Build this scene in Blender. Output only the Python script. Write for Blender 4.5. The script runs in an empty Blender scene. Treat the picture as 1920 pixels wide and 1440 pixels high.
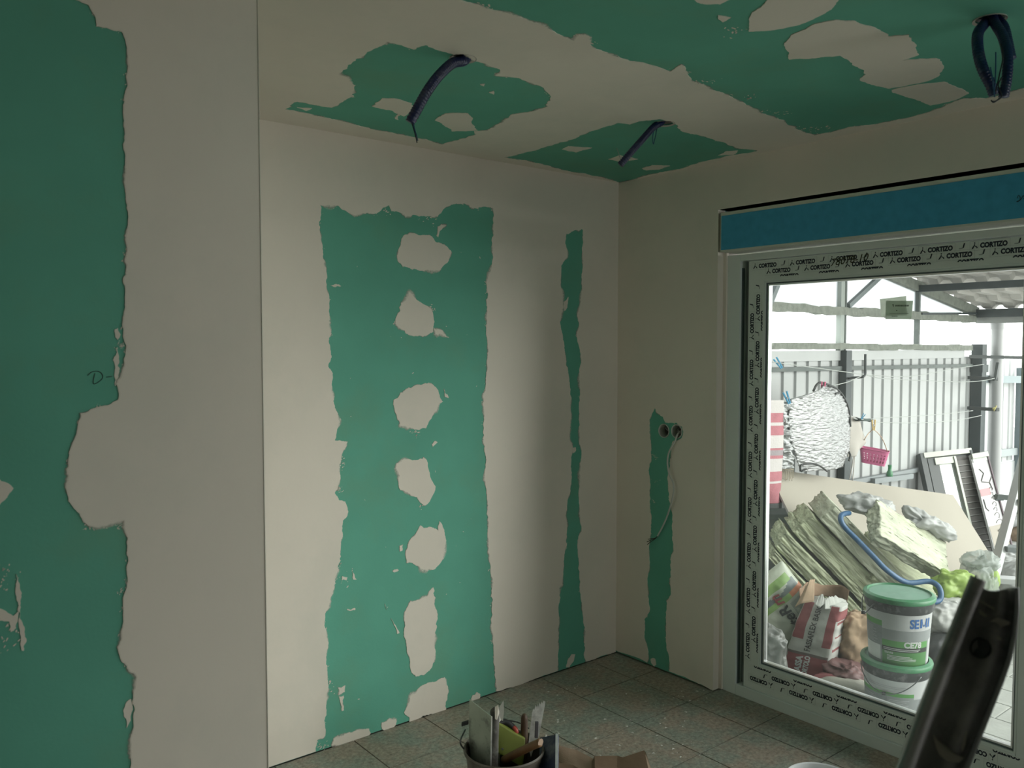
import bpy, bmesh, math, random
from math import sin, cos, pi, radians, sqrt, atan2
from mathutils import Vector, Matrix, noise
from mathutils.geometry import tessellate_polygon

SC = bpy.context.scene
COL = SC.collection
random.seed(7)

# ------------------------------------------------------------------ camera
F_PX = 1553.35
YAW, PITCH = radians(51.017), radians(-2.68)
CAM = Vector((-3.1876, -3.0526, 1.6496))
FWD = Vector((cos(YAW) * cos(PITCH), sin(YAW) * cos(PITCH), sin(PITCH)))
RGT = FWD.cross(Vector((0, 0, 1))).normalized()
UPV = RGT.cross(FWD)
HF = Vector((cos(YAW), sin(YAW), 0))          # horizontal forward
ZV = Vector((0, 0, 1))
cd = bpy.data.cameras.new('camera')
cd.sensor_width = 36.0
cd.lens = 36.0 * F_PX / 1920.0
cd.clip_start = 0.05
co = bpy.data.objects.new('camera', cd)
COL.objects.link(co)
co.matrix_world = Matrix.Translation(CAM) @ Matrix((RGT, UPV, -FWD)).transposed().to_4x4()
cd.dof.use_dof = True
cd.dof.focus_distance = 4.0
cd.dof.aperture_fstop = 7.0
SC.camera = co

# ------------------------------------------------------------------ light
WORLD_STRENGTH = 3.8
w = bpy.data.worlds.new('World')
SC.world = w
w.use_nodes = True
bg = w.node_tree.nodes['Background']
bg.inputs[0].default_value = (0.97, 1.0, 0.98, 1)
bg.inputs[1].default_value = WORLD_STRENGTH

sl = bpy.data.lights.new('sun', 'SUN')
sl.energy = 2.15
sl.angle = radians(46.0)   # sun behind bright haze
sl.color = (1.0, 0.97, 0.9)
so = bpy.data.objects.new('sun', sl)
COL.objects.link(so)
so.rotation_euler = Vector((-0.52, 1.0, -0.20)).to_track_quat('-Z', 'Y').to_euler()


def area(name, loc, direction, sx, sy, energy, color, portal=False):
    l = bpy.data.lights.new(name, 'AREA')
    l.shape = 'RECTANGLE'
    l.size, l.size_y = sx, sy
    l.energy = energy
    l.color = color
    if portal:
        l.cycles.is_portal = True
    o = bpy.data.objects.new(name, l)
    COL.objects.link(o)
    o.location = loc
    o.rotation_euler = Vector(direction).to_track_quat('-Z', 'Z').to_euler()
    return o


area('door_portal', (0.31, -2.12, 1.05), (-1, 0, 0), 3.0, 2.2, 1.0, (1, 1, 1), True)
area('added_opening_portal', (-0.65, -4.95, 1.45), (0, 1, 0), 0.7, 1.6, 1.0, (1, 1, 1), True)  # guides sky light through the unseen opening added behind the camera

SC.view_settings.view_transform = 'Standard'
SC.view_settings.look = 'None'
SC.view_settings.exposure = 0.25
SC.view_settings.gamma = 1.0
SC.view_settings.use_curve_mapping = False
SC.cycles.use_denoising = True
SC.cycles.max_bounces = 10
SC.cycles.diffuse_bounces = 5
SC.cycles.transparent_max_bounces = 24
SC.cycles.caustics_reflective = False
SC.cycles.caustics_refractive = False
SC.cycles.sample_clamp_indirect = 8.0


# ------------------------------------------------------------------ helpers
def ray(px, py):
    return FWD + RGT * ((px - 960) / F_PX) - UPV * ((py - 720) / F_PX)


def on(px, py, ax, v):
    d = ray(px, py)
    return CAM + d * ((v - CAM[ax]) / d[ax])


def at(px, py, depth):
    return CAM + ray(px, py) * depth


MATS = {}


def mat(name, col, rough=0.7, metal=0.0, var=0.06, scale=6.0, bump=0.0, bscale=40.0, spec=0.5,
        trans=0.0, transl=0.0, alpha=1.0, dirt=None, dirt_scale=3.0, dirt_amt=0.5, coat=0.0, stretch=None):
    if name in MATS:
        return MATS[name]
    m = bpy.data.materials.new(name)
    m.use_nodes = True
    nt = m.node_tree
    N, L = nt.nodes, nt.links
    b = N['Principled BSDF']
    out = N['Material Output']
    tc = N.new('ShaderNodeTexCoord')
    src = tc.outputs['Object']
    if stretch:
        mp = N.new('ShaderNodeMapping')
        mp.inputs['Scale'].default_value = stretch
        L.new(src, mp.inputs[0])
        src = mp.outputs[0]
    nz = N.new('ShaderNodeTexNoise')
    nz.inputs['Scale'].default_value = scale
    nz.inputs['Detail'].default_value = 6
    L.new(src, nz.inputs['Vector'])
    cr = N.new('ShaderNodeValToRGB')
    c = Vector(col)
    lo, hi = c * (1 - var), c * (1 + var)
    cr.color_ramp.elements[0].position = 0.3
    cr.color_ramp.elements[1].position = 0.7
    cr.color_ramp.elements[0].color = (*lo, 1)
    cr.color_ramp.elements[1].color = (*[min(1, x) for x in hi], 1)
    L.new(nz.outputs['Fac'], cr.inputs[0])
    colout = cr.outputs[0]
    if dirt:
        n2 = N.new('ShaderNodeTexNoise')
        n2.inputs['Scale'].default_value = dirt_scale
        n2.inputs['Detail'].default_value = 9
        n2.inputs['Roughness'].default_value = 0.68
        L.new(src, n2.inputs['Vector'])
        r2 = N.new('ShaderNodeValToRGB')
        r2.color_ramp.elements[0].position = 0.5
        r2.color_ramp.elements[1].position = 0.66
        r2.color_ramp.elements[0].color = (0, 0, 0, 1)
        r2.color_ramp.elements[1].color = (dirt_amt,) * 3 + (1,)
        L.new(n2.outputs['Fac'], r2.inputs[0])
        mx = N.new('ShaderNodeMixRGB')
        L.new(r2.outputs[0], mx.inputs[0])
        L.new(colout, mx.inputs[1])
        mx.inputs[2].default_value = (*dirt, 1)
        colout = mx.outputs[0]
    L.new(colout, b.inputs['Base Color'])
    b.inputs['Roughness'].default_value = rough
    b.inputs['Metallic'].default_value = metal
    b.inputs['Specular IOR Level'].default_value = spec
    b.inputs['Coat Weight'].default_value = coat
    if bump:
        n3 = N.new('ShaderNodeTexNoise')
        n3.inputs['Scale'].default_value = bscale
        n3.inputs['Detail'].default_value = 5
        L.new(src, n3.inputs['Vector'])
        bp = N.new('ShaderNodeBump')
        bp.inputs['Strength'].default_value = bump
        bp.inputs['Distance'].default_value = 0.01
        L.new(n3.outputs['Fac'], bp.inputs['Height'])
        L.new(bp.outputs[0], b.inputs['Normal'])
    sh = b.outputs[0]
    if transl:
        t = N.new('ShaderNodeBsdfTranslucent')
        L.new(colout, t.inputs[0])
        ms = N.new('ShaderNodeMixShader')
        ms.inputs[0].default_value = transl
        L.new(sh, ms.inputs[1])
        L.new(t.outputs[0], ms.inputs[2])
        sh = ms.outputs[0]
    if alpha < 1:
        t = N.new('ShaderNodeBsdfTransparent')
        ms = N.new('ShaderNodeMixShader')
        ms.inputs[0].default_value = alpha
        L.new(t.outputs[0], ms.inputs[1])
        L.new(sh, ms.inputs[2])
        sh = ms.outputs[0]
    L.new(sh, out.inputs[0])
    MATS[name] = m
    return m


def glass_mat():
    m = bpy.data.materials.new('pane_glass')
    m.use_nodes = True
    nt = m.node_tree
    N, L = nt.nodes, nt.links
    N.remove(N['Principled BSDF'])
    out = N['Material Output']
    tr = N.new('ShaderNodeBsdfTransparent')
    tr.inputs[0].default_value = (0.975, 0.99, 0.98, 1)
    gl = N.new('ShaderNodeBsdfGlossy')
    gl.inputs['Roughness'].default_value = 0.02
    fr = N.new('ShaderNodeFresnel')
    fr.inputs[0].default_value = 1.18
    m1 = N.new('ShaderNodeMixShader')
    L.new(fr.outputs[0], m1.inputs[0])
    L.new(tr.outputs[0], m1.inputs[1])
    L.new(gl.outputs[0], m1.inputs[2])
    # faint translucent mix puts a haze of veiling glare into the pane
    tl = N.new('ShaderNodeBsdfTranslucent')
    tl.inputs[0].default_value = (0.85, 0.9, 0.87, 1)
    tc = N.new('ShaderNodeTexCoord')
    nz = N.new('ShaderNodeTexNoise')
    nz.inputs['Scale'].default_value = 2.2
    nz.inputs['Detail'].default_value = 4
    L.new(tc.outputs['Object'], nz.inputs['Vector'])
    mr = N.new('ShaderNodeMapRange')
    mr.inputs[1].default_value = 0.35
    mr.inputs[2].default_value = 0.75
    mr.inputs[3].default_value = 0.004
    mr.inputs[4].default_value = 0.02
    L.new(nz.outputs['Fac'], mr.inputs[0])
    m2 = N.new('ShaderNodeMixShader')
    L.new(mr.outputs[0], m2.inputs[0])
    L.new(m1.outputs[0], m2.inputs[1])
    L.new(tl.outputs[0], m2.inputs[2])
    L.new(m2.outputs[0], out.inputs[0])
    return m


def link(name, me, m=None, parent=None):
    o = bpy.data.objects.new(name, me)
    COL.objects.link(o)
    if m is not None and me is not None:
        if isinstance(m, (list, tuple)):
            for x in m:
                me.materials.append(x)
        else:
            me.materials.append(m)
    if parent is not None:
        o.parent = parent
        o.matrix_parent_inverse = parent_matrix(parent).inverted()
    return o


def parent_matrix(o):
    if o.parent is None:
        return o.matrix_basis.copy()
    return parent_matrix(o.parent) @ o.matrix_parent_inverse @ o.matrix_basis


def build(name, bm, m=None, parent=None, smooth=False):
    me = bpy.data.meshes.new(name)
    bmesh.ops.recalc_face_normals(bm, faces=bm.faces)
    if smooth:
        for f in bm.faces:
            f.smooth = True
    bm.to_mesh(me)
    bm.free()
    return link(name, me, m, parent)


def frompy(name, v, f, m=None, parent=None, smooth=False, midx=None):
    me = bpy.data.meshes.new(name)
    me.from_pydata([tuple(x) for x in v], [], f)
    if midx:
        me.polygons.foreach_set('material_index', midx)
    if smooth:
        me.polygons.foreach_set('use_smooth', [True] * len(me.polygons))
    me.update()
    return link(name, me, m, parent)


def tag(o, label, cat, group=None, kind=None):
    o['label'] = label
    o['category'] = cat
    if group:
        o['group'] = group
    if kind:
        o['kind'] = kind
    return o


def struct(o, label=None, cat=None):
    o['kind'] = 'structure'
    if label:
        o['label'] = label
    if cat:
        o['category'] = cat
    return o


def empty(name, loc):
    o = bpy.data.objects.new(name, None)
    COL.objects.link(o)
    o.location = loc
    o.empty_display_size = 0.1
    return o


def thing(name, loc, label, cat, group=None):
    return tag(empty(name, loc), label, cat, group)


def bm_box(bm, lo, hi, bevel=0.0):
    lo, hi = Vector(lo), Vector(hi)
    vs = [bm.verts.new((x, y, z)) for x in (lo.x, hi.x) for y in (lo.y, hi.y) for z in (lo.z, hi.z)]
    fs = []
    for q in ((0, 1, 3, 2), (4, 6, 7, 5), (0, 4, 5, 1), (2, 3, 7, 6), (0, 2, 6, 4), (1, 5, 7, 3)):
        fs.append(bm.faces.new([vs[i] for i in q]))
    if bevel:
        es = list({e for f in fs for e in f.edges})
        bmesh.ops.bevel(bm, geom=es, offset=bevel, segments=2, profile=0.6, affect='EDGES')


def box(name, lo, hi, m, parent=None, bevel=0.0):
    bm = bmesh.new()
    bm_box(bm, lo, hi, bevel)
    return build(name, bm, m, parent)


def bm_obox(bm, c, ax, ay, az, bevel=0.0):
    """oriented box: centre c and three half-axis vectors"""
    vs = [bm.verts.new(c + ax * i + ay * j + az * k) for i in (-1, 1) for j in (-1, 1) for k in (-1, 1)]
    fs = []
    for q in ((0, 1, 3, 2), (4, 6, 7, 5), (0, 4, 5, 1), (2, 3, 7, 6), (0, 2, 6, 4), (1, 5, 7, 3)):
        fs.append(bm.faces.new([vs[i] for i in q]))
    if bevel:
        es = list({e for f in fs for e in f.edges})
        bmesh.ops.bevel(bm, geom=es, offset=bevel, segments=2, profile=0.6, affect='EDGES')


def obox(name, c, ax, ay, az, m, parent=None, bevel=0.0):
    bm = bmesh.new()
    bm_obox(bm, c, ax, ay, az, bevel)
    return build(name, bm, m, parent)


def bm_bar(bm, a, b, wx, wz, up=ZV, bevel=0.0):
    a, b = Vector(a), Vector(b)
    d = (b - a)
    s = d.cross(up)
    if s.length < 1e-6:
        s = d.cross(Vector((1, 0, 0)))
    s.normalize()
    t = s.cross(d).normalized()
    bm_obox(bm, (a + b) / 2, d / 2, s * wx / 2, t * wz / 2, bevel)


def bar(name, a, b, wx, wz, m, parent=None, up=ZV, bevel=0.0):
    bm = bmesh.new()
    bm_bar(bm, a, b, wx, wz, up, bevel)
    return build(name, bm, m, parent)


def smooth_path(pts, n=8):
    pts = [Vector(p) for p in pts]
    if len(pts) < 3:
        return pts
    out = []
    P = [pts[0] * 2 - pts[1]] + pts + [pts[-1] * 2 - pts[-2]]
    for i in range(1, len(P) - 2):
        p0, p1, p2, p3 = P[i - 1:i + 3]
        for k in range(n):
            t = k / n
            out.append(0.5 * ((2 * p1) + (p2 - p0) * t + (2 * p0 - 5 * p1 + 4 * p2 - p3) * t * t
                              + (3 * p1 - p0 - 3 * p2 + p3) * t ** 3))
    out.append(pts[-1])
    return out


def bm_tube(bm, path, r, seg=8, cap=True, rf=None):
    path = [Vector(p) for p in path]
    n = len(path)
    rings = []
    nrm = None
    for i, p in enumerate(path):
        t = (path[min(i + 1, n - 1)] - path[max(i - 1, 0)])
        if t.length < 1e-9:
            t = Vector((0, 0, 1))
        t.normalize()
        if nrm is None:
            nrm = t.orthogonal().normalized()
        else:
            nrm = (nrm - t * nrm.dot(t))
            nrm = nrm.normalized() if nrm.length > 1e-6 else t.orthogonal().normalized()
        b = t.cross(nrm)
        rr = rf(i, n) if rf else r
        rings.append([bm.verts.new(p + (nrm * cos(2 * pi * k / seg) + b * sin(2 * pi * k / seg)) * rr) for k in range(seg)])
    for i in range(n - 1):
        for k in range(seg):
            bm.faces.new((rings[i][k], rings[i][(k + 1) % seg], rings[i + 1][(k + 1) % seg], rings[i + 1][k]))
    if cap:
        bm.faces.new(rings[0][::-1])
        bm.faces.new(rings[-1])


def tube(name, path, r, m, parent=None, seg=8, cap=True, rf=None):
    bm = bmesh.new()
    bm_tube(bm, path, r, seg, cap, rf)
    return build(name, bm, m, parent, smooth=True)


def bm_lathe(bm, prof, c, seg=40, axis=ZV, close_bottom=True, close_top=False):
    q = axis.to_track_quat('Z', 'Y')
    rings = []
    for r, z in prof:
        rings.append([bm.verts.new(c + q @ Vector((r * cos(2 * pi * k / seg), r * sin(2 * pi * k / seg), z))) for k in range(seg)])
    for i in range(len(rings) - 1):
        for k in range(seg):
            bm.faces.new((rings[i][k], rings[i][(k + 1) % seg], rings[i + 1][(k + 1) % seg], rings[i + 1][k]))
    if close_bottom:
        bm.faces.new(rings[0][::-1])
    if close_top:
        bm.faces.new(rings[-1])


def lathe(name, prof, c, m, parent=None, seg=40, axis=ZV, cb=True, ct=False):
    bm = bmesh.new()
    bm_lathe(bm, prof, Vector(c), seg, axis, cb, ct)
    o = build(name, bm, m, parent, smooth=True)
    sharpen(o)
    return o


def sharpen(o, ang=40):
    bm = bmesh.new()
    bm.from_mesh(o.data)
    for e in bm.edges:
        if len(e.link_faces) == 2 and e.calc_face_angle(0) > radians(ang):
            e.smooth = False
    bm.to_mesh(o.data)
    bm.free()


def surf_mesh(name, fn, nu, nv, mats, parent=None, matfn=None, closed_u=False, thick=0.0, smooth=True, caps=False):
    """fn(u,v) -> Vector for u,v in 0..1"""
    V, Fc, mi = [], [], []
    cu = nu if closed_u else nu + 1
    for j in range(nv + 1):
        for i in range(cu):
            V.append(fn(i / nu, j / nv))
    for j in range(nv):
        for i in range(nu):
            a = j * cu + i
            b = j * cu + (i + 1) % cu
            Fc.append((a, b, b + cu, a + cu))
            mi.append(matfn((i + .5) / nu, (j + .5) / nv) if matfn else 0)
    if caps and closed_u:
        for j, rev in ((0, True), (nv, False)):
            c = sum((V[j * cu + i] for i in range(cu)), Vector()) / cu
            V.append(c)
            ci = len(V) - 1
            for i in range(cu):
                a, b = j * cu + i, j * cu + (i + 1) % cu
                Fc.append((b, a, ci) if rev else (a, b, ci))
                mi.append(0)
    o = frompy(name, V, Fc, mats, parent, smooth, mi)
    if thick:
        md = o.modifiers.new('thickness', 'SOLIDIFY')
        md.thickness = thick
        md.offset = 0
    return o


def text_verts(body, size, bold=0.0, shear=0.0, space=1.0):
    c = bpy.data.curves.new('t', 'FONT')
    c.body = body
    c.size = size
    c.offset = bold
    c.shear = shear
    c.space_character = space
    c.resolution_u = 3
    o = bpy.data.objects.new('t', c)
    me = bpy.data.meshes.new_from_object(o)
    v = [x.co.copy() for x in me.vertices]
    f = [tuple(p.vertices) for p in me.polygons]
    bpy.data.objects.remove(o)
    bpy.data.curves.remove(c)
    bpy.data.meshes.remove(me)
    return v, f


TXT = {}


def ctext(*a):
    if a not in TXT:
        TXT[a] = text_verts(*a)
    return TXT[a]


class Print:
    """collects flat lettering placed on planes or curved surfaces"""

    def __init__(self):
        self.v, self.f = [], []

    def add(self, verts, faces, fn):
        n = len(self.v)
        self.v += [fn(p) for p in verts]
        self.f += [tuple(i + n for i in q) for q in faces]

    def quad(self, a, b, c, d):
        n = len(self.v)
        self.v += [a, b, c, d]
        self.f.append((n, n + 1, n + 2, n + 3))

    def build(self, name, m, parent):
        o = frompy(name, self.v, self.f, m, parent)
        o['kind'] = 'stuff'
        return o


def mesh_noise(p, s, amp):
    return noise.noise(Vector(p) * s) * amp


def noise3(p, s):
    return noise.noise_vector(Vector(p) * s)

# ------------------------------------------------------------------ materials of the setting
PUTTY = mat('putty', (0.74, 0.69, 0.61), 0.85, var=0.035, scale=2.2, bump=0.12, bscale=14, spec=0.25,
            dirt=(0.60, 0.60, 0.53), dirt_scale=1.6, dirt_amt=0.35)
GREEN = mat('green_board', (0.125, 0.40, 0.30), 0.8, var=0.05, scale=5, bump=0.04, bscale=120, spec=0.25,
            dirt=(0.15, 0.36, 0.25), dirt_scale=2.3, dirt_amt=0.6)
MASON = mat('masonry', (0.5, 0.48, 0.44), 0.9, var=0.1, scale=8)
DARK = mat('dark_void', (0.03, 0.03, 0.03), 0.9)
WHITEP = mat('white_frame', (0.66, 0.72, 0.69), 0.35, var=0.02, scale=4, spec=0.5)
FILM = mat('protective_film', (0.68, 0.73, 0.69), 0.25, var=0.03, scale=9, spec=0.5)
INK = mat('navy_print', (0.012, 0.016, 0.03), 0.6, var=0.1)
INKG = mat('grey_print', (0.32, 0.36, 0.35), 0.6, var=0.1)
BLUE = mat('blue_insulation_board', (0.075, 0.36, 0.56), 0.75, var=0.07, scale=30, spec=0.2, bump=0.05, bscale=90)
GASKET = mat('grey_gasket', (0.10, 0.13, 0.13), 0.6)
ALU = mat('bright_aluminium', (0.78, 0.80, 0.79), 0.3, metal=0.6, var=0.03)
GLASS = glass_mat()

H = 2.5
XL, YF = -5.6, -5.0          # far left wall, wall behind the camera
PX, PY = -2.434, -1.2        # corner of the projecting wall
T = 0.0022                   # putty thickness


def fract(pts, amp=0.13, minlen=0.006, closed=True, seed=1, cap=0.006):
    rnd = random.Random(seed)

    def sub(a, b, out):
        l = (b - a).length
        if l < minlen:
            out.append(a)
            return
        n = Vector((-(b - a).y, (b - a).x)).normalized() if l > 0 else Vector((0, 0))
        mid = (a + b) / 2 + n * max(-cap, min(cap, rnd.gauss(0, 1) * amp * l * 0.5))
        sub(a, mid, out)
        sub(mid, b, out)
    out = []
    n = len(pts)
    for i in range(n if closed else n - 1):
        sub(pts[i], pts[(i + 1) % n], out)
    if not closed:
        out.append(pts[-1])
    return out


def plate(name, outer, holes, to3, nrm, t, m, parent=None, back=True):
    """flat plate of thickness t (proud of the plane along nrm) with holes; outer/holes are 2-D loops"""
    loops = [[Vector((p[0], p[1], 0)) for p in outer]] + [[Vector((p[0], p[1], 0)) for p in h] for h in holes]
    tris = tessellate_polygon(loops)
    flat = [p for l in loops for p in l]
    n = len(flat)
    V = [to3(p.x, p.y) + nrm * t for p in flat] + [to3(p.x, p.y) for p in flat]
    Fc = []
    for a, b, c in tris:
        Fc.append((a, b, c))
        if back:
            Fc.append((a + n, c + n, b + n))
    s = 0
    for l in loops:
        k = len(l)
        for i in range(k):
            a, b = s + i, s + (i + 1) % k
            Fc.append((a, b, b + n, a + n))
        s += k
    me = bpy.data.meshes.new(name)
    me.from_pydata([tuple(v) for v in V], [], Fc)
    bm = bmesh.new()
    bm.from_mesh(me)
    bmesh.ops.recalc_face_normals(bm, faces=bm.faces)
    bm.to_mesh(me)
    bm.free()
    return link(name, me, m, parent)


def zoomed(ox, oy, s, pts):
    return [(ox + x / s, oy + y / s) for x, y in pts]


def circle(cx, cy, r, n=28):
    return [Vector((cx + r * cos(2 * pi * i / n), cy + r * sin(2 * pi * i / n))) for i in range(n)]


# planes
def w_back(px):      # back wall y=0 -> (x,z)
    p = on(px[0], px[1], 1, 0.0)
    return Vector((p.x, p.z))


def w_right(px):     # right wall x=0 -> (y,z)
    p = on(px[0], px[1], 0, 0.0)
    return Vector((p.y, p.z))


def w_near(px):      # projecting wall y=PY -> (x,z)
    p = on(px[0], px[1], 1, PY)
    return Vector((p.x, p.z))


def w_ceil(px):
    p = on(px[0], px[1], 2, H)
    return Vector((p.x, p.y))


B3 = lambda a, b: Vector((a, 0.0, b))
R3 = lambda a, b: Vector((0.0, a, b))
N3 = lambda a, b: Vector((a, PY, b))
C3 = lambda a, b: Vector((a, b, H))
NB, NR, NC = Vector((0, -1, 0)), Vector((-1, 0, 0)), Vector((0, 0, -1))

# ---------------------------------------------------------------- back wall (left of the corner)
A4 = lambda p: zoomed(560, 360, 4.0, p)
B4 = lambda p: zoomed(560, 700, 3.79, p)
C4 = lambda p: zoomed(560, 1060, 3.79, p)
D3 = lambda p: zoomed(980, 380, 3.0, p)
E3 = lambda p: zoomed(980, 820, 3.0, p)

strip_left_up = (C4([(120, 1352), (130, 1240), (175, 1225), (180, 1100), (195, 960), (205, 800), (200, 600), (190, 450), (185, 345), (215, 290), (240, 200), (255, 120)])
                 + B4([(265, 1430), (295, 1330), (312, 1150), (312, 1050), (345, 1010), (330, 910), (285, 900), (255, 850), (285, 780), (300, 600), (335, 520), (345, 488), (255, 475), (282, 370), (255, 240), (235, 130), (240, 40)])
                 + A4([(255, 1390), (220, 1310), (245, 1240), (240, 1050), (230, 950), (215, 750), (205, 600), (180, 500), (165, 350), (150, 240), (165, 180)]))
strip_top = A4([(160, 100), (290, 102), (350, 140), (420, 178), (500, 162), (600, 152), (630, 118), (675, 100), (695, 145), (760, 155), (800, 188), (860, 170), (940, 180), (1040, 182), (1065, 160), (1090, 125), (1160, 92), (1275, 95), (1300, 120), (1455, 122)])
strip_right = (A4([(1460, 300), (1455, 500), (1435, 600), (1415, 650), (1418, 760), (1412, 900), (1410, 1100), (1412, 1250), (1400, 1400)])
               + B4([(1312, 250), (1310, 370), (1325, 580), (1320, 740), (1332, 850), (1345, 1020), (1348, 1200), (1352, 1330)])
               + C4([(1360, 40), (1375, 150), (1370, 330), (1375, 540), (1385, 650), (1395, 760), (1405, 870)]))
s2_left_up = (E3([(195, 1300), (200, 1200), (202, 1000), (202, 850), (222, 830), (228, 740), (248, 600), (250, 500), (240, 440), (268, 300), (275, 200), (280, 60), (265, 20)])
              + D3([(262, 1290), (268, 1150), (268, 1050), (255, 950), (240, 860), (225, 770), (212, 690), (215, 640), (228, 590), (225, 520), (212, 440), (215, 355), (250, 300), (238, 230), (245, 175)]))
s2_right = (D3([(335, 150), (335, 300), (330, 420), (325, 560), (305, 630), (315, 690), (305, 760), (328, 900), (318, 1000), (320, 1250)])
            + E3([(325, 60), (318, 200), (320, 400), (328, 530), (312, 560), (315, 700), (320, 850), (335, 980), (350, 1100), (350, 1180), (345, 1230), (355, 1252)]))
BF = 0.006                                  # bottom of the putty layer
st1 = [w_back(p) for p in strip_left_up + strip_top + strip_right]
st2 = [w_back(p) for p in s2_left_up + s2_right]
st1[0].y = st1[-1].y = BF
st2[0].y = st2[-1].y = BF
st1 = fract(st1, 0.16, 0.006, False, 3)
st2 = fract(st2, 0.14, 0.006, False, 4)
bedge = fract([Vector((st1[-1].x, BF)), Vector((st2[0].x, BF))], 0.05, 0.02, False, 5, 0.004)[1:-1]
bedge2 = fract([Vector((st2[-1].x, BF)), Vector((-T, BF))], 0.05, 0.02, False, 6, 0.004)[1:]
outer = [Vector((PX - 0.3, BF))] + st1 + bedge + st2 + bedge2 + [Vector((-T, H - 0.0005)), Vector((PX - 0.3, H - 0.0005))]
wb = plate('wall_back', [Vector((PX - 0.3, 0.004)), Vector((0.3, 0.004)), Vector((0.3, H + 0.1)), Vector((PX - 0.3, H + 0.1))], [], B3, -NB, 0.2, GREEN)
struct(wb, 'green plasterboard wall with putty strips left of the room corner', 'wall')
plate('putty_layer', outer, [], B3, NB, T, PUTTY, wb)

islands = [
    A4([(770, 350), (800, 318), (835, 308), (900, 325), (1000, 335), (1025, 375), (1080, 395), (1120, 420), (1145, 450), (1125, 510), (1060, 585), (960, 585), (880, 578), (780, 565), (740, 510), (745, 450), (765, 390)]),
    A4([(825, 750), (860, 780), (910, 825), (980, 870), (1005, 910), (1015, 980), (1005, 1050), (930, 1085), (850, 1078), (770, 1030), (725, 990), (725, 950), (760, 890), (752, 865), (800, 810)]),
    A4([(1012, 1032), (1070, 1035), (1125, 1090), (1090, 1080), (1022, 1065)]),
    A4([(1040, 260), (1100, 248), (1060, 290), (1045, 340), (1032, 330)]),
    B4([(720, 140), (780, 100), (850, 80), (945, 75), (990, 120), (1025, 200), (1000, 215), (960, 280), (925, 340), (905, 390), (860, 400), (790, 385), (720, 375), (695, 300), (675, 230), (672, 190), (710, 165)]),
    B4([(1030, 110), (1060, 160), (1065, 175), (1035, 165)]),
    B4([(945, 505), (965, 480), (985, 490), (975, 500), (950, 525)]),
    B4([(780, 608), (880, 608), (885, 595), (910, 620), (935, 740), (970, 800), (960, 850), (930, 910), (895, 940), (860, 915), (840, 880), (770, 845), (720, 830), (708, 780), (708, 710), (692, 680), (695, 640)]),
    B4([(865, 1080), (890, 1100), (930, 1090), (990, 1120), (1000, 1050), (1020, 1080), (1042, 1170), (1035, 1250), (1010, 1340), (970, 1388), (880, 1395), (830, 1365), (765, 1345), (757, 1280), (780, 1200), (830, 1140)]),
    B4([(715, 1225), (740, 1215), (735, 1260), (715, 1265)]),
    C4([(915, 215), (925, 185), (955, 155), (955, 200), (970, 230), (965, 290), (985, 350), (980, 440), (970, 600), (950, 710), (880, 780), (830, 790), (800, 760), (785, 650), (765, 560), (745, 500), (755, 430), (752, 330), (795, 255)]),
    C4([(1035, 795), (1050, 850), (1055, 920), (1045, 1030), (785, 1115), (785, 1080), (748, 1045), (770, 1000), (790, 930), (880, 850), (960, 830)]),
    C4([(245, 1230), (300, 1215), (390, 1180), (500, 1160), (512, 1190), (490, 1225), (400, 1262), (300, 1285), (235, 1280)]),
    C4([(590, 1120), (640, 1090), (690, 1095), (690, 1130), (660, 1165), (620, 1178), (590, 1160)]),
    C4([(280, 870), (330, 852), (325, 900), (285, 918)]),
    C4([(285, 930), (320, 925), (320, 1030), (305, 1035), (298, 980)]),
    C4([(1230, 930), (1265, 900), (1290, 915), (1285, 945), (1225, 955)]),
    E3([(295, 1220), (285, 1260), (260, 1295), (243, 1290), (255, 1245), (275, 1220)]),
    C4([(310, 75), (345, 85), (340, 105), (305, 100)]),
    C4([(380, 45), (410, 100), (385, 98)]),
    C4([(340, 310), (400, 302), (402, 315), (345, 318)]),
    C4([(610, 272), (628, 315), (618, 305)]),
    C4([(655, 375), (690, 430), (715, 480), (700, 488), (680, 430)]),
    C4([(665, 40), (700, 25), (710, 35), (680, 50)]),
    D3([(230, 560), (255, 530), (250, 590), (235, 610)]),
    D3([(275, 1380), (298, 1375), (298, 1395), (280, 1410)]),
    A4([(240, 700), (300, 692), (318, 706), (265, 712)]),
]
ISL = []
for i, pl in enumerate(islands):
    ISL.append(fract([w_back(p) for p in pl], 0.16, 0.006, True, 20 + i))
    plate('putty_patch', ISL[-1], [], B3, NB, T, PUTTY, wb)


def splatter(to3, nrm, spots, seed, parent, m=PUTTY, name='putty_splatter'):
    """fine trowel flecks along ragged putty edges"""
    rnd = random.Random(seed)
    V, Fc = [], []
    for (c, rad, cnt, size, ang) in spots:
        for k in range(cnt):
            a = rnd.uniform(0, 2 * pi)
            q = c + Vector((cos(a), sin(a))) * rad * rnd.random()
            s = size * rnd.uniform(0.3, 1.0)
            th = ang + rnd.gauss(0, 0.4)
            l = rnd.uniform(1.0, 3.5)
            n = len(V)
            k5 = 6
            for j in range(k5):
                b = 2 * pi * j / k5
                e = Vector((cos(b) * s * l, sin(b) * s)) * rnd.uniform(0.6, 1.1)
                e = Vector((e.x * cos(th) - e.y * sin(th), e.x * sin(th) + e.y * cos(th)))
                V.append(to3(q.x + e.x, q.y + e.y) + nrm * 0.0012)
            Fc.append(tuple(range(n, n + k5)))
    o = frompy(name, V, Fc, m, parent)
    o['kind'] = 'stuff'
    return o


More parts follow.
